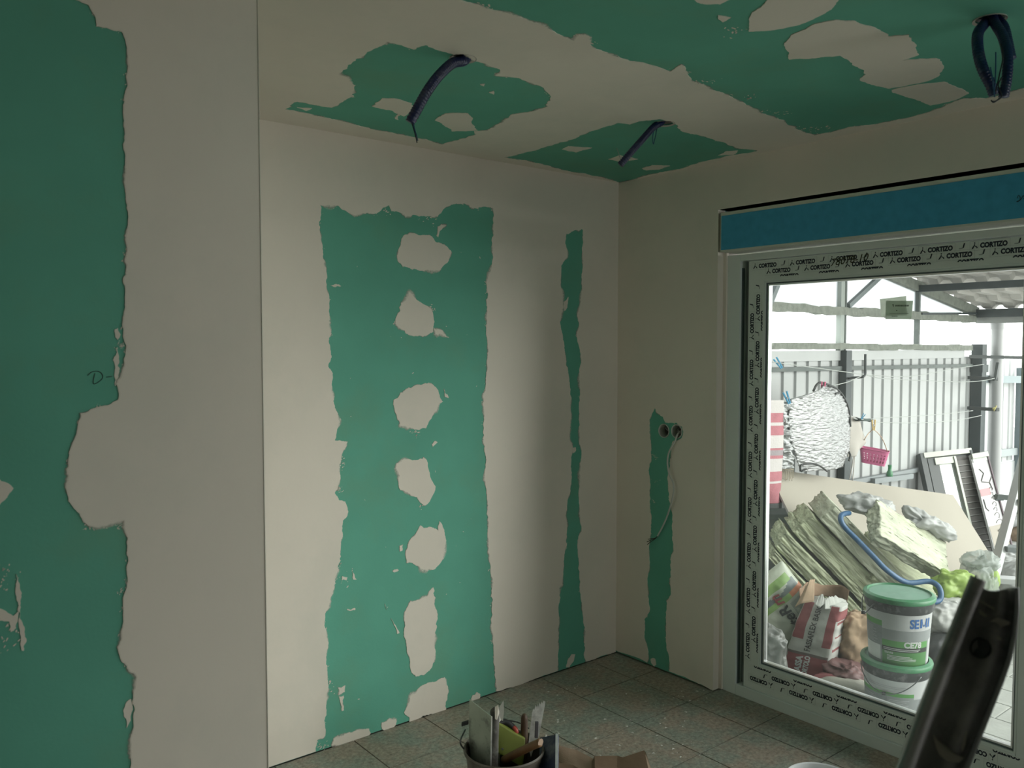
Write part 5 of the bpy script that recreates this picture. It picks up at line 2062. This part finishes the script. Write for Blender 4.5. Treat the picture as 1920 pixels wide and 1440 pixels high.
tag(blob('earth_heap', on(1915, 1005, 2, GZ) + HF * .05 + RGT * .1, RGT * .35, HF * .3, ZV * .16, mat('earth', (.46, .34, .24), .95, var=.2, scale=9, bump=.6, bscale=25), None, .03, 7, 46., .9), 'brown earth heap seen behind the ladder', 'earth')
o = tube('white_pipe', [at(1886, 982, 7.2), at(1960, 962, 7.4)], .045, PVC, None, 16)
tag(o, 'pale plastic pipe lying behind the ladder', 'pipe')
# dark and light crates behind the left end of the board
cr = thing('grey_crate', on(1450, 1040, 2, GZ) + HF * .5, 'grey plastic crates stacked behind the board at the left', 'crate')
cm1, cm2 = mat('crate_grey', (.33, .37, .36), .6, var=.05), mat('crate_pale', (.42, .47, .46), .6, var=.05)
c0 = at(1452, 1060, 5.35)
obox('crate_body', Vector((c0.x, c0.y, (GZ + c0.z + .14) / 2)), RGT * .12, HF * .10, ZV * ((c0.z + .14 - GZ) / 2), cm1, cr, .01)
c1_ = at(1452, 985, 5.36)
obox('crate_body', Vector((c1_.x, c1_.y, c0.z + .14 + .10)), RGT * .10, HF * .09, ZV * .10, cm2, cr, .012)
obox('crate_rim', Vector((c1_.x, c1_.y, c0.z + .14 + .19)), RGT * .112, HF * .1, ZV * .018, cm2, cr, .006)
# green bottle on the fence rail
bt = thing('green_bottle', on(1668, 895, 1, FYD - .06), 'small green plastic bottle standing by the fence rail', 'bottle')
pb = on(1668, 893, 1, FYD - .06)
lathe('bottle_body', [(.001, 0), (.022, 0), (.023, .004), (.023, .035), (.015, .045), (.013, .075), (.015, .078), (.015, .092), (.001, .092)], pb, mat('green_plastic', (.10, .45, .20), .3, transl=.3), bt, 20)
obox('ledge_strip', pb + Vector((.05, .015, -.022)), Vector((.32, 0, -.012)), Vector((0, .035, 0)), ZV * .02, mat('rail_grey', (.36, .40, .41), .6), fe)

# ------------------------------------------------------------------ old door leaves leaning at the far post
AL2 = mat('old_aluminium', (0.55, 0.58, 0.50), 0.4, metal=.3, var=.08)
BLKM = mat('black_frame', (0.04, 0.05, 0.05), 0.5, var=.1)
BRN = mat('brown_slats', (0.115, 0.105, 0.095), 0.6, var=.25, scale=12)
MIRR = mat('pane_reflecting', (0.62, 0.68, 0.62), 0.12, metal=.7, var=.25, scale=5)
POST = mat('white_panel', (0.86, 0.86, 0.85), 0.4, var=.03)


def leaf(pts, dep, name, label):
    """leaning rectangular leaf from TL,TR,BL px corners and depths"""
    a, b, c = at(*pts[0], dep[0]), at(*pts[1], dep[1]), at(*pts[2], dep[2])
    t = thing(name, (c + c + (b - a)) / 2, label, 'door leaf', 'old door leaves')
    n = (b - a).cross(c - a).normalized()
    if n.dot(FWD) > 0:
        n = -n

    def P(u, v, o=0.0):
        return a + (b - a) * u + (c - a) * v + n * o
    return t, P


def slabuv(name, P, u0, v0, u1, v1, o0, o1, m, parent):
    bm = bmesh.new()
    A = [bm.verts.new(P(*q)) for q in ((u0, v0, o0), (u1, v0, o0), (u1, v1, o0), (u0, v1, o0))]
    B = [bm.verts.new(P(*q)) for q in ((u0, v0, o1), (u1, v0, o1), (u1, v1, o1), (u0, v1, o1))]
    bm.faces.new(A)
    bm.faces.new(B[::-1])
    for i in range(4):
        bm.faces.new((A[i], A[(i + 1) % 4], B[(i + 1) % 4], B[i]))
    return build(name, bm, m, parent)


t, P = leaf([(1721, 852), (1816, 842), (1768, 1075)], (7.05, 7.30, 6.55), 'old_door_leaf', 'leaning old door leaf with black frame, mirror pane and brown louvres')
slabuv('back_panel', P, 0, 0, 1, 1, -.02, 0, BLKM, t)
slabuv('top_rail', P, .06, 0, 1.0, .045, 0, .03, AL2, t)
slabuv('stile', P, 0, .0, .10, 1, 0, .025, BLKM, t)
slabuv('stile', P, .14, .05, .34, 1, 0, .012, BLKM, t)
slabuv('cross_rail', P, .26, .055, .66, .115, .006, .022, AL2, t)
slabuv('mirror_pane', P, .34, .115, .62, 1, .002, .008, MIRR, t)
slabuv('stile', P, .62, .06, .66, 1, .004, .03, AL2, t)
slabuv('louvre_back', P, .67, .06, .98, 1, .0, .006, BRN, t)
for k in range(16):
    v0 = .10 + k * .055
    slabuv('louvre', P, .68, v0, .95, v0 + .043, .006, .020, BRN, t)
    slabuv('louvre_edge', P, .68, v0 + .043, .95, v0 + .048, .006, .022, mat('slat_edge', (.38, .38, .36), .6), t)
slabuv('stile', P, .955, .02, 1.0, 1, 0, .035, STEELD, t)
t, P = leaf([(1819, 853), (1849, 848), (1868, 1045)], (7.2, 7.3, 6.6), 'old_door_leaf', 'narrow white leaning leaf with line drawing and red patch')
slabuv('panel', P, 0, 0, 1, 1, -.02, 0, POST, t)
slabuv('top_rail', P, 0, 0, 1.0, .05, 0, .02, AL2, t)
slabuv('reflection_strip', P, .05, .05, .95, .085, .001, .006, MIRR, t)
slabuv('red_patch', P, .02, .36, .62, .43, .001, .003, mat('pale_red', (.80, .40, .42), .6), t)
slabuv('beige_lower', P, .03, .72, .97, 1, .001, .003, mat('tan_panel', (.55, .50, .42), .7), t)
slabuv('side_edge', P, .95, .05, 1.02, 1, -.02, .012, mat('plum_edge', (.13, .08, .10), .6), t)
LNM = mat('line_drawing', (.22, .21, .20), .7)
for pts in ([(.3, .16), (.5, .21), (.25, .28)], [(.25, .29), (.7, .31), (.95, .25)], [(.7, .31), (.78, .38)], [(.1, .46), (.12, .55), (.25, .58)]):
    tube('drawn_line', [P(u, v, .004) for u, v in pts], .004, LNM, t, 5)
for k, (u, v, r) in enumerate(((.68, .375, .012), (.66, .42, .008), (.66, .47, .011), (.64, .53, .016), (.62, .58, .014), (.62, .64, .02), (.64, .72, .028), (.58, .80, .024))):
    c = P(u, v, .004)
    tube('drawn_ring', [c + RGT * cos(q * pi / 6) * r + ZV * sin(q * pi / 6) * r * 1.5 for q in range(13)], .0028, LNM, t, 5)
bt_ = obox('clamp', at(1872, 933, 7.0), RGT * .035, HF * .02, ZV * .022, STEELD, t)
# ------------------------------------------------------------------ aluminium stepladder in the yard
LAL = mat('ladder_aluminium', (0.72, 0.74, 0.73), 0.35, metal=.35, var=.05)
LDK = mat('ladder_tread', (0.28, 0.31, 0.31), 0.6, var=.1)
ld = thing('step_ladder', at(1838, 1180, 5.0), 'aluminium stepladder standing in the sun at the right of the yard', 'ladder')
lt, lb_ = at(1934, 810, 5.25), at(1834, 1178, 4.95)
lb_ = on(1834, 1190, 2, GZ)
off = (RGT * .80 - HF * .25) * .52
bar('rail', lt, lb_, .030, .075, LAL, ld, HF, .004)
bar('rail', lt + off * .75, lb_ + off, .030, .075, LAL, ld, HF, .004)
for v, dk in ((.13, 1), (.355, 1), (.585, 1), (.735, 0), (.87, 1)):
    a = lt.lerp(lb_, v)
    b = (lt + off * .75).lerp(lb_ + off, v)
    bm = bmesh.new()
    bm_obox(bm, (a + b) / 2 - HF * .02, (b - a) / 2, HF * .045, ZV * .016, .003)
    build('step', bm, LDK if dk else LAL, ld)
bm = bmesh.new()
rt, rb2 = lt + HF * .02 + RGT * .05, lb_ + RGT * .62 + HF * .30
bar('rear_leg', rt, Vector((rb2.x, rb2.y, GZ)), .025, .04, LAL, ld, HF)
rt, rb2 = lt + off * .75 + HF * .02, lb_ + off + RGT * .62 + HF * .30
bar('rear_leg', rt, Vector((rb2.x, rb2.y, GZ)), .025, .04, LAL, ld, HF)
bar('rear_brace', at(1868, 931, 5.35), at(1960, 940, 5.35), .03, .03, STEELG, ld)

mat = _mat

# ------------------------------------------------------------------ tool bucket on the floor
TBM = mat('grimy_bucket', (0.10, 0.088, 0.072), 0.6, var=.2, scale=7, dirt=(.26, .25, .22), dirt_scale=6, dirt_amt=.5, bump=.15)
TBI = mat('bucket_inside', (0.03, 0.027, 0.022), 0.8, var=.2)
tc = on(945, 1401, 2, 0.262)
tc.z = 0
TBD = (Vector((tc.x, tc.y, .262)) - CAM).dot(FWD)
tb = thing('tool_bucket', tc, 'grimy dark bucket full of trowels and tools on the tiled floor', 'bucket')
lathe('bucket_body', [(.105, 0.0), (.132, .245), (.139, .250), (.141, .258), (.137, .263), (.133, .260), (.130, .245), (.103, .01), (.001, .01)], tc, TBM, tb, 56, ZV, True, False)
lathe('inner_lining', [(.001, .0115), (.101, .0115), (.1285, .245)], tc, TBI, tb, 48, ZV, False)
tube('bail', smooth_path([tc + RGT * -.135 + ZV * .25, tc + RGT * -.15 + ZV * .29 - HF * .02, tc - RGT * .135 + ZV * .315 + HF * .02], 6), .003, WIREM, tb, 6)
obox('bail_grip', at(872, 1356, TBD - .02), RGT * .012 + ZV * .004, HF * .006, ZV * .006, DARK, tb, .002)


def tp_(px, py, dd=0.0):
    return at(px, py, TBD + dd)


def plate3(name, pts, th, m, parent=None):
    """thin plate from a 3-D outline (roughly planar), extruded by th"""
    n = (pts[1] - pts[0]).cross(pts[2] - pts[0]).normalized()
    bm = bmesh.new()
    a = [bm.verts.new(p) for p in pts]
    b = [bm.verts.new(p + n * th) for p in pts]
    bm.faces.new(a)
    bm.faces.new(b[::-1])
    k = len(pts)
    for i in range(k):
        bm.faces.new((a[i], a[(i + 1) % k], b[(i + 1) % k], b[i]))
    bmesh.ops.triangulate(bm, faces=[f for f in bm.faces if len(f.verts) > 4])
    return build(name, bm, m, parent)


STLB = mat('blade_steel', (0.40, 0.47, 0.40), 0.45, metal=.25, var=.10, scale=12, dirt=(.06, .065, .06), dirt_scale=9, dirt_amt=.9)
STLW = mat('blade_bright', (0.75, 0.76, 0.74), 0.4, metal=.35, var=.15, scale=18, dirt=(.25, .26, .25), dirt_scale=11, dirt_amt=.7)
WOODD = mat('dark_wood_handle', (0.085, 0.05, 0.028), 0.55, var=.2, scale=14, stretch=(1, 1, .2))
WOODB = mat('brown_wood_handle', (0.20, 0.105, 0.045), 0.5, var=.2, scale=14)
GRIP = mat('grip_plaster', (0.10, 0.095, 0.085), 0.8, var=.3, scale=30, dirt=(.4, .4, .37), dirt_scale=18, dirt_amt=.6)
# wide taping knife
k1 = thing('taping_knife', tp_(900, 1425), 'wide plaster-stained taping knife standing at the left of the bucket', 'trowel', 'tools in the bucket')
plate3('blade', [tp_(880, 1311, .03), tp_(922, 1344, -.07), tp_(920, 1470, -.04), tp_(878, 1450, .05)], .002, STLB, k1)
bar('blade_edge', tp_(922, 1344, -.072), tp_(920, 1455, -.042), .004, .004, STLW, k1)
gp_ = smooth_path([tp_(927, 1326, -.02), tp_(928, 1345, -.02), tp_(927, 1380, -.03), tp_(926, 1450, -.04)], 5)
k2 = thing('plaster_knife', tp_(926, 1440), 'knife with thick plaster-caked grey handle beside the wide blade', 'trowel', 'tools in the bucket')
tube('handle', gp_, .016, GRIP, k2, 14, True, lambda i, n: .0165 * (sqrt(max(.05, 1 - (1 - min(1, i / 3)) ** 2)) if i < 3 else 1 - .15 * i / n))
plate3('plaster_crust', [tp_(928, 1326, -.04), tp_(934, 1322, -.04), tp_(936, 1338, -.04), tp_(932, 1350, -.045), tp_(928, 1348, -.045)], .004, PUTTY, k2)
k3 = thing('white_wedge', tp_(940, 1360, .05), 'white pointed shim sticking up behind the grey handle', 'shim')
plate3('shim_body', [tp_(936, 1327, .05), tp_(944, 1314, .05), tp_(945, 1335, .05), tp_(943, 1352, .05), tp_(936, 1352, .05), tp_(936, 1440, .0), tp_(935, 1440, .0)], .006, mat('shim_white', (.55, .55, .50), .7), k3)
k4 = thing('wooden_handle', tp_(983, 1375, .08), 'dark round-ended wooden handle standing in the bucket', 'handle')
tube('shaft', [tp_(983, 1338.5, .06), tp_(983, 1341, .06), tp_(983, 1346, .06), tp_(983, 1380, .06), tp_(981, 1450, .02)], .012, WOODD, k4, 14, True, lambda i, n: (.005, .0095, .0125, .0125, .0125)[i])
k5 = thing('notched_trowel', tp_(1000, 1410), 'notched steel trowel with toothed top edge, right in the bucket', 'trowel', 'tools in the bucket')
A9 = lambda p: zoomed(860, 1290, 9.6, p)
nt_px = A9([(1250, 1050), (1320, 450), (1345, 370), (1362, 400), (1385, 300), (1400, 350), (1425, 290), (1435, 340), (1455, 265), (1470, 310), (1492, 245), (1505, 285), (1530, 225), (1560, 250), (1550, 330), (1520, 480), (1490, 640), (1450, 860), (1380, 1000), (1300, 1250)])
plate3('toothed_blade', [tp_(x, y, .02 + (1440 - y) * .0003) for x, y in nt_px], .002, STLW, k5)
obox('shank', tp_(1006, 1368, -.005), RGT * .006, HF * .004, (UPV * .028 + RGT * .001), mat('shank_dark', (.10, .10, .11), .5), k5, .002)
k6 = thing('lime_box_level', tp_(960, 1390), 'lime green plastic case lying slanted in the bucket', 'case')
obox('case_body', tp_(956, 1394, .035), (RGT * .050 - UPV * .030), (UPV * .045 + RGT * .004 + FWD * .012), FWD * .014, mat('lime_case', (.20, .24, .045), .5, var=.1, scale=10), k6, .004)
lathe('case_screw', [(.001, 0), (.004, 0), (.004, .003), (.001, .003)], tp_(942, 1404, .002), ALU, k6, 10, -FWD)
k7 = thing('hammer', tp_(990, 1408), 'wooden handled hammer lying across the bucket rim', 'hammer')
tube('handle', smooth_path([tp_(945, 1425, .0), tp_(970, 1412, -.05), tp_(995, 1400, -.09), tp_(1012, 1392.5, -.11)], 6), .0135, WOODB, k7, 14)
lathe('end_grain', [(.001, 0), (.0125, 0), (.0125, .002), (.001, .002)], tp_(1013, 1392, -.112), mat('end_grain', (.42, .30, .22), .8), k7, 18, (RGT * .9 - FWD * .9).normalized())
k8 = thing('black_pliers', tp_(955, 1360, .06), 'black gripped pliers with a red tip behind the lime case', 'pliers')
tube('grip', smooth_path([tp_(930, 1356, .05), tp_(945, 1354, .06), tp_(957, 1360, .06), tp_(964, 1368, .06)], 6), .012, mat('black_rubber', (.012, .012, .012), .5), k8, 10)
tube('red_tip', smooth_path([tp_(963, 1363, .055), tp_(967, 1368, .05), tp_(969, 1374, .05)], 4), .008, mat('red_rubber', (.55, .10, .08), .4), k8, 10)
tube('wire_loop', smooth_path([tp_(936, 1351, .06), tp_(955, 1351, .08), tp_(975, 1356, .08), tp_(992, 1366, .07)], 6), .0022, DARK, k8, 6)
# stained blue float leaning on the bucket
bf = thing('blue_float', on(1035, 1500, 2, 0.0), 'plaster-stained blue float standing against the right of the bucket', 'float')
f0 = [tp_(1012, 1383, .05), tp_(1044, 1377, .0), tp_(1043, 1520, -.22), tp_(1010, 1520, -.18)]
k = (f0[1].z) / (f0[1].z - f0[2].z)
f0[2] = f0[1].lerp(f0[2], k)
f0[3] = f0[0].lerp(f0[3], f0[0].z / (f0[0].z - f0[3].z))
plate3('float_plate', f0, .010, mat('stained_blue', (.020, .035, .085), .5, var=.2, scale=10, dirt=(.25, .29, .32), dirt_scale=8, dirt_amt=.5), bf)
bar('white_edge', f0[1], f0[2], .009, .009, mat('edge_white', (.42, .46, .46), .7, var=.15, scale=40), bf)
# brown paper bag lying on the floor
pbg = thing('paper_bag', on(1130, 1470, 2, 0.0), 'crumpled brown paper bag lying open at the bottom edge', 'bag')
KDK = mat('floor_kraft', (0.19, 0.125, 0.078), 0.85, var=.10, scale=10, bump=.3, bscale=20)
KDL = mat('floor_kraft_light', (0.30, 0.215, 0.15), 0.85, var=.10, scale=10, bump=.3, bscale=20)


def fpx(px, py, z):
    return on(px, py, 2, z)


def panel(name, quad, m, nu=18, nv=10, amp=.010, seed=0.0):
    def fn(u, v):
        k = u * (len(quad[0]) - 1)
        i = min(int(k), len(quad[0]) - 2)
        a = quad[0][i].lerp(quad[0][i + 1], k - i)
        b = quad[1][i].lerp(quad[1][i + 1], k - i)
        p = a.lerp(b, v)
        q = p + noise3(p + Vector((seed, 0, 0)), 13) * amp * sin(pi * min(1, v * 1.0 + .02)) * sin(pi * u)
        q.z = max(q.z, .001)
        return q
    return surf_mesh(name, fn, nu, nv, m, pbg, thick=.0012, smooth=False)


panel('back_side', ([fpx(1048, 1398, .06), fpx(1080, 1406, .045), fpx(1112, 1422, .03), fpx(1130, 1418, .06)], [fpx(1046, 1436, .004), fpx(1075, 1450, .004), fpx(1105, 1450, .004), fpx(1128, 1445, .004)]), KDL)
panel('front_side', ([fpx(1110, 1428, .075), fpx(1115, 1418, .10), fpx(1157, 1417, .10), fpx(1168, 1420, .10), fpx(1208, 1407, .12)], [fpx(1100, 1560, .0015), fpx(1120, 1560, .0015), fpx(1160, 1565, .0015), fpx(1180, 1570, .0015), fpx(1240, 1560, .0015)]), KDK, 24, 14, .012, 2.)
panel('end_side', ([fpx(1208, 1407, .12), fpx(1211, 1411, .118)], [fpx(1240, 1555, .0015), fpx(1250, 1530, .0015)]), KDL, 6, 12, .004, 4.)
panel('mouth_edge', ([fpx(1046, 1430, .05), fpx(1075, 1435, .05), fpx(1105, 1452, .05)], [fpx(1046, 1470, .03), fpx(1075, 1470, .03), fpx(1100, 1560, .002)]), KDK, 14, 6, .006, 7.)
# white bucket whose rim just enters the frame
wbc = on(1542, 1462, 2, 0.27)
wbt = thing('white_bucket', Vector((wbc.x, wbc.y, 0)), 'white plastic bucket whose rim shows at the bottom edge', 'bucket')
lathe('bucket_body', [(.085, 0), (.108, .25), (.114, .252), (.116, .262), (.112, .270), (.106, .268), (.104, .25), (.082, .008), (.001, .008)], Vector((wbc.x, wbc.y, 0)), mat('white_pail', (.70, .72, .74), .35, var=.02), wbt, 56)
lathe('putty_fill', [(.001, .20), (.099, .20), (.0995, .18)], Vector((wbc.x, wbc.y, 0)), PUTTY, wbt, 40, ZV, False)

# ------------------------------------------------------------------ dark metal ladder stile close to the camera
RLM = mat('dark_coated_metal', (0.34, 0.34, 0.345), 0.34, metal=.45, var=.25, scale=8, dirt=(.05, .05, .05), dirt_scale=5, dirt_amt=.8, bump=.12, bscale=18, coat=.3)
DR = 0.95


def rail_edges(y):
    L_ = [(1076, 1831), (1150, 1800), (1240, 1762), (1340, 1724), (1440, 1688), (1600, 1630), (3180, 1060)]
    R_ = [(1100, 1906), (1140, 1907), (1190, 1902), (1235, 1892), (1280, 1876), (1340, 1852), (1400, 1828), (1440, 1812), (1600, 1760), (3180, 1210)]

    def ip(T_):
        for (a, xa), (b, xb) in zip(T_, T_[1:]):
            if y <= b:
                k = max(0, (y - a) / (b - a))
                return xa + (xb - xa) * k
        return T_[-1][1]
    return ip(L_), ip(R_)


rl_ = thing('ladder_stile', on(1060, 3180, 2, 0.0), 'dark plaster-spattered metal channel stile standing close to the camera', 'ladder stile')
zf = 0.0


def railfn(s, v, inset=0.0):
    """s across 0..1, v along: pixel rows 1076..3180 mapped on a plane that reaches the floor"""
    y0 = 1078 + 14 * sin(pi * s) ** 1.0 * (1.3 - s) * 1.6 + 24 * s
    y = y0 + (3180 - y0) * (v ** 1.6)
    l, r = rail_edges(y)
    prof = 0.030 * (sin(pi * min(1, max(0, (s - .10) / .90))) ** .55) if s > .10 else -.002 + .0
    if s < .16:
        prof = min(prof, .03) if s > .10 else 0.0
    p = at(l + (r - l) * s, y, DR + prof)
    return p


def rail_clip(p):
    return p


V, Fc = [], []
nu, nv = 40, 110
surf_mesh('channel', lambda u, v: railfn(u, v), nu, nv, RLM, rl_, thick=.003)
# rolled lip along the left edge
lip = []
for j in range(80):
    v = j / 79
    lip.append(railfn(0.045, v) - FWD * .003)
tube('rolled_lip', lip, .0085, RLM, rl_, 10, True)
rip = [railfn(1.0, j / 79) for j in range(80)]
tube('rolled_edge', rip, .0032, mat('worn_edge', (.22, .23, .24), .3, metal=.7), rl_, 8, True)
# rivet and dried plaster on the stile
def railpt(px, py, lift=.002):
    l, r = rail_edges(py)
    s = (px - l) / (r - l)
    prof = 0.030 * (sin(pi * min(1, max(0, (s - .10) / .90))) ** .55)
    return at(px, py, DR + prof - lift)


G3 = lambda p: zoomed(1640, 1060, 3.789, p)
SPL = mat('dried_plaster', (.42, .40, .36), .85, var=.12, scale=30, bump=.3, bscale=60)
for i, pl in enumerate((G3([(735, 240), (780, 262), (850, 300), (855, 325), (800, 290), (740, 255)]), G3([(738, 310), (770, 330), (800, 360), (780, 368), (745, 345)]),
                        G3([(810, 400), (870, 370), (960, 400), (955, 420), (900, 440), (860, 405)]), G3([(865, 500), (900, 510), (905, 535), (875, 530)]),
                        G3([(415, 1195), (450, 1240), (510, 1285), (560, 1335), (640, 1370), (600, 1400), (520, 1395), (460, 1350), (430, 1280)]),
                        G3([(640, 1190), (660, 1170), (645, 1280), (620, 1330), (615, 1290)]))):
    bm = bmesh.new()
    n = len(pl)
    cpt = (sum(q[0] for q in pl) / n, sum(q[1] for q in pl) / n)
    a = [bm.verts.new(railpt(*q, .0030)) for q in pl]
    c_ = bm.verts.new(railpt(*cpt, .0052))
    for j in range(n):
        bm.faces.new((a[j], a[(j + 1) % n], c_))
    build('plaster_splash', bm, SPL, rl_, smooth=True)
for q in G3([(745, 585)]):
    lathe('rivet', [(.001, -.002), (.010, -.001), (.012, .001), (.012, .004)], railpt(*q, .004), STEELD, rl_, 16, -FWD)
